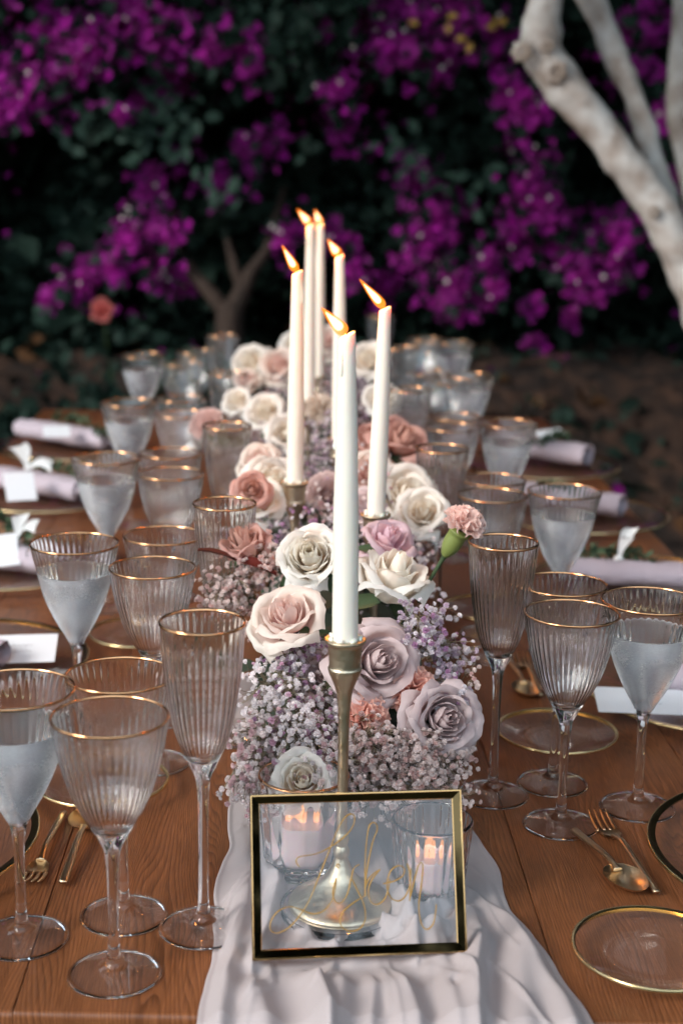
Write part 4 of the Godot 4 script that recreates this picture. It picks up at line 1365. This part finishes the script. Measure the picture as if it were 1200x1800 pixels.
# ------------------------------------------------------------------ votives
func make_votive(called: String, label: String, at: Vector3, h: float, r0: float, r1: float, ribs: int, amp: float, gilt: bool):
	var o := thing(called, label, "votive holder", at)
	var k := [Vector3(0, 0.001, 0), Vector3(r0 - 0.004, 0.0, 0), Vector3(r0 - 0.0008, 0.001, amp * 0.3), Vector3(r0, 0.004, amp), Vector3(lerpf(r0, r1, 0.25), h * 0.3, amp), Vector3(lerpf(r0, r1, 0.65), h * 0.65, amp), Vector3(r1 - 0.0004, h * 0.94, amp * 0.7), Vector3(r1, h - 0.0008, 0), Vector3(r1 - 0.0012, h, 0), Vector3(r1 - 0.0024, h - 0.001, 0), Vector3(lerpf(r0, r1, 0.65) - 0.0032, h * 0.65, 0), Vector3(lerpf(r0, r1, 0.25) - 0.0034, h * 0.3, 0), Vector3(r0 - 0.0042, 0.014, 0), Vector3(r0 - 0.008, 0.010, 0), Vector3(0, 0.0095, 0)]
	part(o, "tumbler", lathe(spline(k, 3), ribs * 8, ribs), M.glass)
	if gilt: part(o, "gold_rim", ring(r1 - 0.0012, h, 0.0010, 0.0009, 96, 0.12), M.rim)
	var t := thing("tea_light", label.replace("tumbler", "tea light inside the tumbler").replace("ribbed glass ", "lit pink-white "), "tea light", at + Vector3(0, 0.0105, 0))
	t.set_meta("label", "lit pink-white tea light inside the " + ("gold-rimmed tumbler" if gilt else "plain ribbed tumbler"))
	var rw := r0 - 0.0085
	var hw := h * 0.40
	part(t, "wax", lathe(spline([Vector3(0, 0, 0), Vector3(rw, 0, 0), Vector3(rw, hw * 0.5, 0), Vector3(rw, hw - 0.001, 0), Vector3(rw - 0.002, hw, 0), Vector3(rw - 0.004, hw - 0.0015, 0), Vector3(0, hw - 0.002, 0)], 3), 40), M.tea)
	part(t, "wick", commit([tube([Vector3(0, hw - 0.003, 0), Vector3(0, hw + 0.004, 0)], [0.0006, 0.0005], 6)]), M.wick)
	make_flame(t, Vector3(0, hw + 0.002, 0), Vector3(-0.001, hw + 0.0065, 0), 0.0010, 0.00003, true)

func make_votives():
	make_votive("votive_tumbler", "ribbed glass tumbler with wavy gold rim behind the frame", at_height(532, 1525, TABLE + 0.004), 0.089, 0.0335, 0.0405, 14, 0.0011, true)
	make_votive("votive_tumbler", "finely ribbed plain glass tumbler behind the frame corner", at_height(755, 1578, TABLE + 0.005), 0.073, 0.0275, 0.0345, 26, 0.0008, false)
	var k := [Vector3(0, 0, 0), Vector3(0.046, 0, 0), Vector3(0.0485, 0.001, 0), Vector3(0.049, 0.003, 0), Vector3(0.0485, 0.005, 0), Vector3(0.046, 0.006, 0), Vector3(0, 0.006, 0)]
	var c := thing("glass_coaster", "round clear glass disc under the tall brass candle holder", "coaster", Vector3(0.005, TABLE + 0.0045, -1.16))
	part(c, "disc", lathe(spline(k, 3), 96), M.glass)

# ------------------------------------------------------------------ flowers
func petal(r0: float, r1: float, h: float, half: float, curl: float, seed_: int, cols: Array, turn: float, droop := 0.0) -> Dictionary:
	# one petal of a cup-shaped flower round +Y: narrow at the base, rounded and rolled back at the lip
	var nz := noise(seed_ * 13 + 5, 1.0, 2)
	var nu := 13
	var nv := 14
	var p := PackedVector3Array()
	var c := PackedColorArray()
	for i in nv:
		var v := float(i) / (nv - 1)
		for j in nu:
			var u := 2.0 * j / (nu - 1) - 1.0
			var wide := half * lerpf(0.35, 1.0, smoothstep(0.0, 0.55, v)) * (1.0 - 0.30 * smoothstep(0.72, 1.0, v))
			var a := turn + u * wide
			var cup := minf(v / 0.74, 1.0)
			var roll := maxf(0.0, (v - 0.74) / 0.26)
			var lip := roll
			var r := r0 + (r1 - r0) * sin(cup * PI * 0.5)
			var phi := curl * roll * (1.0 + 0.25 * u * u)
			var rho := 0.26 * h * (1.0 if curl < 0.5 else 0.62)
			if absf(curl) < 0.05: phi = 0.05 * roll
			r += (rho * (1.0 - cos(phi)) if curl > 0.0 else -0.12 * r1 * roll * roll)
			r += (0.06 * r1 + 0.0006) * nz.get_noise_2d(u * 1.4 + 3.0, v * 1.6) * (0.3 + v)
			r += 0.0010 * u * (1.0 if seed_ % 2 else -1.0)
			var y := h * 0.76 * cup * (1.0 - 0.10 * u * u * cup) - h * 0.30 * pow(absf(u), 3.5) * cup * cup + (rho * sin(phi) if curl > 0.05 else h * 0.24 * roll) - droop * v * v
			# the point in the middle of a rolled lip
			y += h * 0.02 * exp(-u * u * 10.0) * lip
			y += 0.0020 * nz.get_noise_2d(u * 3.0, v * 2.0 + 8.0) * v
			p.append(Vector3(r * sin(a), y, r * cos(a)))
			var k: Color = cols[0].lerp(cols[1], smoothstep(0.1, 0.8, v))
			c.append(k * (1.0 + 0.06 * nz.get_noise_2d(u * 6.0, v * 2.0)))
	return grid(p, nu, nv, false, false, PackedVector2Array(), c)

func make_rose(label: String, at: Vector3, face: Vector3, R: float, n: int, cols: Array, open := 1.0, group := "roses in the table flowers", seed_ := 1) -> Node3D:
	var o := thing("rose", label, "rose", at, group)
	o.basis = turned(face, seed_ * 1.3)
	var H := R * 1.25
	n += 4
	for k in n:
		var t := pow(float(k) / (n - 1), 1.2)
		var turn := k * 2.399 + 0.35 * sin(seed_ + k * 1.7)
		var inner: Array = [cols[0].lerp(cols[1], t), cols[1].lerp(cols[2], t)]
		var rr := R * (0.10 + 0.78 * pow(t, 0.95)) * lerpf(1.0, open, t)
		var hh := H * (1.02 - 0.10 * t - 0.16 * t * t * open)
		var half := lerpf(2.3, 0.98, pow(t, 0.6))
		var curl := 2.3 * smoothstep(0.25, 0.9, t) * minf(open, 1.25)
		if t < 0.22: curl = -0.5
		var droop := R * 0.25 * smoothstep(0.75, 1.0, t) * open
		var lean := Basis(Vector3(cos(turn), 0, -sin(turn)), rng.randf_range(-0.05, 0.16) * t)
		var m := commit([petal(R * (0.05 + 0.26 * t), rr, hh, half, curl, seed_ * 31 + k, inner, turn, droop)])
		var q := part(o, "petal", m, M.petal)
		q.transform = Transform3D(lean, Vector3(0, -H * 0.45 - R * 0.05 * t, 0))
	for k in 2:
		var g := rng.randf_range(0.7, 1.3)
		part(o, "leaf", commit([_leaf_dict(R * 0.36, R * 1.35, Color(0.055 * g, 0.085 * g, 0.045 * g), Basis(Vector3.UP, seed_ * 1.9 + k * 2.3) * Basis(Vector3.RIGHT, rng.randf_range(0.1, 0.6)))]), M.leaf).position.y = -H * 0.55
	var base := [Vector3(0, -H * 0.62, 0), Vector3(R * 0.16, -H * 0.58, 0), Vector3(R * 0.24, -H * 0.50, 0), Vector3(R * 0.30, -H * 0.42, 0)]
	part(o, "calyx", lathe(spline(base, 3), 16), M.moss)
	return o

func copy_rose(src: Node3D, label: String, at: Vector3, face: Vector3, scale: float, spin: float):
	var c := copy_of(src, label, at, "rose")
	c.basis = turned(face, spin).scaled(Vector3(scale, scale, scale))

func make_carnation(label: String, at: Vector3, face: Vector3, R: float, cols: Array, seed_: int, stem_to = null) -> Node3D:
	var o := thing("carnation", label, "carnation", at, "carnations in the table flowers")
	o.basis = turned(face, seed_ * 0.7)
	var list := []
	var n := 26
	for k in n:
		var t := float(k) / (n - 1)
		var turn := k * 2.399
		var nz := noise(seed_ * 17 + k, 1.0, 2)
		var p := PackedVector3Array()
		var c := PackedColorArray()
		var nu := 15
		var nv := 6
		var tilt := lerpf(0.12, 1.25, pow(t, 0.8))
		for i in nv:
			var v := float(i) / (nv - 1)
			for j in nu:
				var u := 2.0 * j / (nu - 1) - 1.0
				var w := u * lerpf(0.12, 0.75, v) * 0.75
				var l := R * v * (1.0 - 0.10 * u * u + 0.05 * (j % 2) * smoothstep(0.7, 1.0, v))
				var fr := R * 0.13 * v * v * sin(u * 7.0 + k * 1.9) + R * 0.10 * nz.get_noise_2d(u * 2.5, v)
				var q := Vector3(l * sin(w), 0, l * cos(w))
				q = Vector3(q.x, q.z * cos(tilt) + fr * sin(tilt), q.z * sin(tilt) - fr * cos(tilt))
				q = q.rotated(Vector3.UP, turn)
				p.append(q + Vector3(0, -R * 0.35, 0))
				c.append(cols[0].lerp(cols[1], v * v) * (1.0 + 0.08 * nz.get_noise_2d(u * 5.0, v * 3.0)))
		list.append(grid(p, nu, nv, false, false, PackedVector2Array(), c))
	part(o, "ruffled_petals", commit(list), M.petal).set_meta("kind", "stuff")
	if stem_to != null:
		var g := mat(0.16, 0.20, 0.05, 0.55)
		var k := [Vector3(0, -R * 1.75, 0), Vector3(R * 0.16, -R * 1.70, 0), Vector3(R * 0.34, -R * 1.35, 0), Vector3(R * 0.40, -R * 0.95, 0), Vector3(R * 0.40, -R * 0.62, 0), Vector3(R * 0.50, -R * 0.40, 0), Vector3(R * 0.30, -R * 0.30, 0)]
		part(o, "calyx", lathe(spline(k, 4), 20), g)
		var e: Vector3 = o.transform.affine_inverse() * stem_to
		part(o, "stem", commit([tube(spline([Vector3(0, -R * 1.7, 0), Vector3(0, -R * 2.0, 0), Vector3(0, -R * 1.7, 0).lerp(e, 0.6) + Vector3(0.002, 0, 0), e], 5), _spread([0.0036, 0.0022, 0.0019, 0.0018], 5), 8, 1.0, Color(0.045, 0.07, 0.035))]), M.twig)
	return o

func floret_mesh() -> ArrayMesh:
	# a tiny ruffled double flower
	var list := []
	for k in 11:
		var t := k / 10.0
		var tilt := lerpf(0.15, 1.55, t)
		var b := Basis(Vector3.UP, k * 2.399) * Basis(Vector3.RIGHT, tilt)
		var p := PackedVector3Array()
		for q in [[0.10, 0.05, 0.0], [0.42, 0.55, 0.10], [0.46, 0.88, -0.06]]:
			for s in [-1.0, 0.0, 1.0]:
				p.append(b * Vector3(s * q[0], q[1] + (0.12 if s == 0.0 else 0.0) * q[1], q[2] + 0.12 * absf(s) * q[1] + 0.08 * sin(k * 3.0 + s)))
		list.append(grid(p, 3, 3))
	return commit(list)

func make_flowers():
	var W := [Color(0.88, 0.62, 0.34), Color(0.92, 0.87, 0.77), Color(0.92, 0.90, 0.86)]
	var BL := [Color(0.80, 0.42, 0.38), Color(0.86, 0.64, 0.58), Color(0.88, 0.82, 0.74)]
	var MA := [Color(0.56, 0.40, 0.40), Color(0.70, 0.57, 0.565), Color(0.72, 0.60, 0.60)]
	var RU := [Color(0.66, 0.34, 0.20), Color(0.70, 0.44, 0.36), Color(0.68, 0.40, 0.35)]
	var PK := [Color(0.75, 0.42, 0.55), Color(0.78, 0.56, 0.63), Color(0.80, 0.62, 0.66)]
	# the near roses
	make_rose("dusty peach rose at the edge of the flowers beside a flute", at_depth(430, 958, 1.58), Vector3(-0.30, 0.90, 0.35), 0.031, 15, RU, 0.75, "", 3)
	make_rose("large cream-white rose just beside the nearest candle", at_depth(545, 980, 1.50), Vector3(-0.10, 0.55, 0.75), 0.037, 27, W, 0.8, "", 4)
	make_rose("blush rose with a tight pink heart and pale drooping outer petals", at_depth(507, 1085, 1.42), Vector3(-0.22, 0.80, 0.50), 0.029, 18, BL, 1.4, "", 5)
	make_rose("white rose seen from its side, below the pink petals", at_depth(692, 1015, 1.50), Vector3(0.30, 0.88, 0.10), 0.039, 18, W, 1.0, "", 6)
	make_rose("shell pink rose half hidden behind the white rose", at_depth(683, 950, 1.60), Vector3(0.25, 0.80, 0.35), 0.027, 12, PK, 1.3, "", 7)
	make_rose("mauve rose with a tight eye, just above the brass candle cup", at_depth(662, 1165, 1.41), Vector3(0.38, 0.45, 0.80), 0.036, 19, MA, 1.15, "", 8)
	make_rose("mauve rose low at the outer edge, facing the wine glasses", at_depth(778, 1262, 1.39), Vector3(0.30, 0.35, 0.85), 0.034, 22, MA, 1.05, "", 9)
	make_rose("pale mauve rose tucked behind the stem of the tall candle holder", at_depth(575, 1195, 1.45), Vector3(-0.3, 0.5, 0.8), 0.030, 14, MA, 1.2, "", 10)
	make_rose("white rose low on the table behind the gold-rimmed tumbler", at_depth(532, 1372, 1.345), Vector3(0.0, 0.55, 0.8), 0.028, 16, W, 1.0, "", 11)
	var CA := [Color(0.82, 0.38, 0.30), Color(0.92, 0.62, 0.53)]
	make_carnation("peach carnation pressed between the two mauve roses", at_depth(722, 1212, 1.42), Vector3(0.2, 0.35, 0.9), 0.027, CA, 21)
	make_carnation("peach carnation low behind the tall candle holder's stem", at_depth(640, 1262, 1.40), Vector3(0.1, 0.3, 0.9), 0.026, CA, 22)
	make_carnation("pale pink carnation standing up on its green stem beside a flute", at_depth(817, 919, 1.48), Vector3(0.42, 0.85, 0.25), 0.0245, [Color(0.88, 0.60, 0.55), Color(0.95, 0.76, 0.70)], 23, at_depth(735, 1060, 1.50))
	# the farther ones: one of each colour, then copies
	var w0 := make_rose("white rose by the second candle, towards the tree", at_depth(712, 868, 1.90), Vector3(0.3, 0.5, 0.8), 0.036, 15, W, 1.15, "", 31)
	var m0 := make_rose("lilac-grey rose between the candles, behind the cream rose", at_depth(578, 868, 1.95), Vector3(0.1, 0.5, 0.8), 0.026, 13, MA, 1.1, "", 32)
	var p0 := make_rose("pale pink rose beside the second candle", at_depth(645, 832, 1.92), Vector3(-0.2, 0.5, 0.8), 0.028, 13, BL, 1.1, "", 33)
	var r0 := make_rose("rust-coloured rose behind the second candle", at_depth(705, 775, 2.12), Vector3(0.4, 0.7, 0.5), 0.037, 14, RU, 1.2, "", 34)
	var far := [
		[w0, "white rose below the brass cup of the third candle", 480, 850, 1.88, 1.15], [w0, "white rose hanging at the edge near the third flute", 455, 880, 1.84, 0.8], [w0, "white rose with a warm heart beside the fourth flute", 467, 724, 2.42, 0.95],
		[w0, "white rose high up beside the far flutes", 443, 638, 2.92, 1.05], [w0, "round white rose far back, towards the tree", 648, 632, 2.70, 1.1], [w0, "white rose behind the far blush rose", 520, 606, 3.10, 0.8], [w0, "small white rose behind the third candle", 503, 762, 2.25, 0.85],
		[w0, "white rose spilling towards the second flute on the tree side", 742, 900, 1.86, 0.85], [w0, "white rose beside the far white rose in the middle of the garland", 418, 705, 2.50, 0.8], [w0, "white rose beyond the rust rose, nearly hidden", 668, 700, 2.45, 0.7],
		[p0, "pale pink rose near the third flute", 455, 815, 2.02, 1.1], [p0, "pale pink rose far back beside the white one", 490, 642, 2.82, 1.3], [p0, "blush rose at the end of the garland behind the far taper", 572, 600, 3.00, 1.45], [p0, "small pink rose far back at the garland's edge", 432, 668, 2.80, 0.8],
		[m0, "lilac-grey rose tucked under the second candle", 640, 892, 1.80, 1.0], [m0, "lilac-grey rose behind the nearest candle", 612, 860, 1.96, 1.0], [r0, "peach-rust rose beside the third flute", 443, 862, 1.80, 0.65], [r0, "small rust rose between the candles", 652, 770, 2.14, 0.55], [m0, "lilac rose on the crest of the garland's far end", 545, 640, 2.80, 1.2]]
	var k := 0
	for f in far:
		k += 1
		copy_rose(f[0], f[1], at_depth(f[2], f[3], f[4]), Vector3(rng.randf_range(-0.4, 0.4), rng.randf_range(0.3, 0.8), 0.7), f[5] * [0.95, 0.82, 1.02, 0.88][k % 4], k * 1.1)
	make_carnation("cream carnation between the third candle and the nearest one", at_depth(561, 716, 2.3), Vector3(0, 0.6, 0.7), 0.026, [Color(0.78, 0.62, 0.50), Color(0.80, 0.74, 0.66)], 24)
	make_carnation("pale pink carnation leaning out among the fourth wine glasses", at_depth(362, 745, 2.3), Vector3(-0.5, 0.7, 0.4), 0.032, [Color(0.76, 0.52, 0.48), Color(0.82, 0.64, 0.60)], 25, at_depth(415, 820, 2.3))
	# dark red leaves and sepals beside the peach rose
	var lf := thing("rose_leaf", "dark red rose leaf under the dusty peach rose", "leaf", at_depth(412, 985, 1.56))
	part(lf, "blade", commit([_leaf_dict(0.013, 0.05, Color(0.12, 0.025, 0.02), Basis(Vector3.UP, 1.1))]), M.leaf)
	part(lf, "blade", commit([_leaf_dict(0.011, 0.04, Color(0.10, 0.03, 0.02), Basis(Vector3.UP, -1.3) * Basis(Vector3.RIGHT, -0.5))]), M.leaf)
	make_garland()

func _leaf_dict(w: float, l: float, col: Color, b: Basis) -> Dictionary:
	var p := PackedVector3Array()
	var c := PackedColorArray()
	for i in 9:
		var t := i / 8.0
		for j in 5:
			var u := j / 2.0 - 1.0
			p.append(b * Vector3(u * w * sin(PI * pow(t, 0.8)), 0.3 * w * absf(u) - 0.2 * l * t * t, t * l))
			c.append(col)
	return grid(p, 5, 9, false, false, PackedVector2Array(), c)

func make_garland():
	# moss that the flowers are stuck into
	var bed := PackedVector3Array()
	var nz := noise(55, 6.0, 3)
	for i in 60:
		var t := i / 59.0
		var z := lerpf(-1.36, -3.60, t)
		var x := lerpf(0.005, -0.06, t)
		var e := smoothstep(0.0, 0.05, t) * smoothstep(0.0, 0.03, 1.0 - t)
		for j in 20:
			var a := PI * j / 19.0
			var r := (1.0 + 0.25 * nz.get_noise_3d(x + cos(a), z * 2.0, sin(a))) * e
			bed.append(Vector3(x - cos(a) * 0.085 * r, TABLE + 0.003 + sin(a) * 0.125 * r, z))
	var b := part(self, "moss_bed", commit([grid(bed, 20, 60, false, true)]), M.moss)
	tag(b, "dark mossy bed running down the middle under the flowers", "moss")
	var g := thing("gypsophila", "cloud of pink, white and violet gypsophila filling the garland", "gypsophila", Vector3(0, TABLE, -2.2))
	g.set_meta("kind", "stuff")
	var o := g.position
	var places := []
	var tints := []
	var twigs := []
	# [pixel, depth, radius in pixels across, up, how many, palette]
	var clumps := [
		[480, 1215, 1.40, 62, 60, 130, 1], [530, 1290, 1.38, 80, 60, 190, 1], [455, 1310, 1.38, 55, 70, 150, 0], [600, 1340, 1.37, 90, 50, 170, 0], [690, 1345, 1.37, 85, 60, 230, 2], [760, 1355, 1.37, 60, 45, 130, 2], [430, 1370, 1.37, 40, 30, 60, 0], [810, 1330, 1.39, 30, 40, 40, 2],
		[745, 1110, 1.45, 60, 55, 120, 3], [790, 1150, 1.45, 40, 50, 80, 3], [800, 1225, 1.42, 35, 50, 50, 3], [640, 1310, 1.36, 50, 40, 90, 2], [560, 1235, 1.42, 50, 50, 90, 1], [400, 1040, 1.56, 55, 38, 150, 2], [460, 990, 1.58, 40, 45, 90, 2], [520, 1150, 1.44, 60, 40, 80, 3], [475, 1100, 1.5, 40, 60, 60, 2], [740, 1330, 1.36, 60, 40, 90, 2], [590, 1390, 1.35, 70, 22, 60, 2], [480, 1395, 1.36, 60, 20, 50, 0], [690, 1405, 1.34, 90, 20, 80, 2], [800, 1395, 1.36, 30, 15, 20, 2], [828, 1215, 1.42, 16, 45, 14, 2], [350, 1170, 1.5, 30, 60, 30, 0]]
	for c in clumps: _clump(c, places, tints, twigs, o, 1.0)
	# the rest of the garland, out of focus
	for i in 46:
		var t := i / 45.0
		var z := lerpf(-1.62, -3.55, t)
		for side in 3:
			var x := lerpf(0.0, -0.055, t) + (side - 1) * 0.075 + rng.randf_range(-0.02, 0.02)
			var y := (0.20 if side == 1 else 0.15) + rng.randf_range(-0.03, 0.02)
			var pal := 3 if rng.randf() < 0.55 else 0
			for q in 34:
				var v := rand_dir() * pow(rng.randf(), 0.4)
				_floret(Vector3(x, TABLE + y, z) + Vector3(v.x * 0.06, v.y * 0.05, v.z * 0.05), v, pal, places, tints, o)
	scatter(g, "florets", floret_mesh(), M.petal, places, tints)
	var tw := part(g, "twigs", commit(twigs), M.twig)
	tw.set_meta("kind", "stuff")
	# leaves between the flowers
	var lp := []
	var lc := []
	for i in 260:
		var t := rng.randf()
		var z := lerpf(-1.38, -3.55, t)
		var a := rng.randf_range(0.2, PI - 0.2)
		lp.append(Transform3D(turned(rand_dir() + Vector3(cos(a), sin(a), 0.3), rng.randf() * TAU).scaled(Vector3(0.8, 0.8, 0.8)), Vector3(lerpf(0.0, -0.06, t) + cos(a) * 0.09, TABLE + sin(a) * 0.13, z) - o))
		lc.append(Color(0.05, 0.07, 0.05) * rng.randf_range(0.5, 1.3))
	scatter(g, "foliage", leaf_mesh(0.016, 0.05), M.leaf, lp, lc)

func _floret(c: Vector3, out: Vector3, pal: int, places: Array, tints: Array, o: Vector3):
	var s := rng.randf_range(0.0022, 0.0039)
	places.append(Transform3D(turned((out * 0.8 + rand_dir() * 0.7 + Vector3(0, 0.4, 0.4)).normalized(), rng.randf() * TAU).scaled(Vector3(s, s, s)), c - o))
	var k := rng.randf()
	var col: Color
	match pal:
		0: col = Color(0.91, 0.84, 0.83) if k < 0.7 else Color(0.78, 0.58, 0.60)
		1: col = Color(0.92, 0.87, 0.88) if k < 0.78 else (Color(0.72, 0.48, 0.60) if k < 0.93 else Color(0.45, 0.28, 0.42))
		2: col = Color(0.88, 0.77, 0.74) if k < 0.7 else Color(0.74, 0.54, 0.51)
		_: col = Color(0.66, 0.55, 0.65) if k < 0.40 else (Color(0.60, 0.36, 0.56) if k < 0.54 else Color(0.85, 0.81, 0.84))
	tints.append(col * rng.randf_range(0.85, 1.1))

func _clump(c: Array, places: Array, tints: Array, twigs: Array, o: Vector3, k: float):
	var mid := at_depth(c[0], c[1], c[2])
	var rx: float = c[3] / FOCAL * c[2]
	var ry: float = c[4] / FOCAL * c[2]
	var root := mid + Vector3(-signf(mid.x) * 0.01, -ry * 0.5, -0.07)
	root.y = maxf(root.y, TABLE + 0.01)
	var n := int(c[5] * k * 1.5)
	var i := 0
	while i < n:
		# a sprig: a forked twig that carries a handful of florets
		var v := rand_dir() * pow(rng.randf(), 0.45)
		var head := mid + Vector3(v.x * rx, v.y * ry, v.z * 0.045)
		if head.y < TABLE + 0.008: head.y = TABLE + 0.008 + rng.randf() * 0.01
		var fork := root.lerp(head, 0.62) + rand_dir() * 0.012
		var col := Color(0.26, 0.22, 0.15) * rng.randf_range(0.5, 1.4)
		twigs.append(tube([root + rand_dir() * 0.02, root.lerp(fork, 0.5) + rand_dir() * 0.008, fork], [0.0006, 0.0005, 0.0004], 3, 1.0, col, false))
		_shift(twigs, o)
		for q in rng.randi_range(2, 5):
			var e := head + rand_dir() * 0.009
			_floret(e, v, c[6], places, tints, o)
			twigs.append(tube([fork, fork.lerp(e, 0.6) + rand_dir() * 0.003, e], [0.0004, 0.00032, 0.0003], 3, 1.0, col, false))
			_shift(twigs, o)
			i += 1

func _shift(twigs: Array, o: Vector3):
	var d: Dictionary = twigs[twigs.size() - 1]
	for i in d.p.size(): d.p[i] -= o
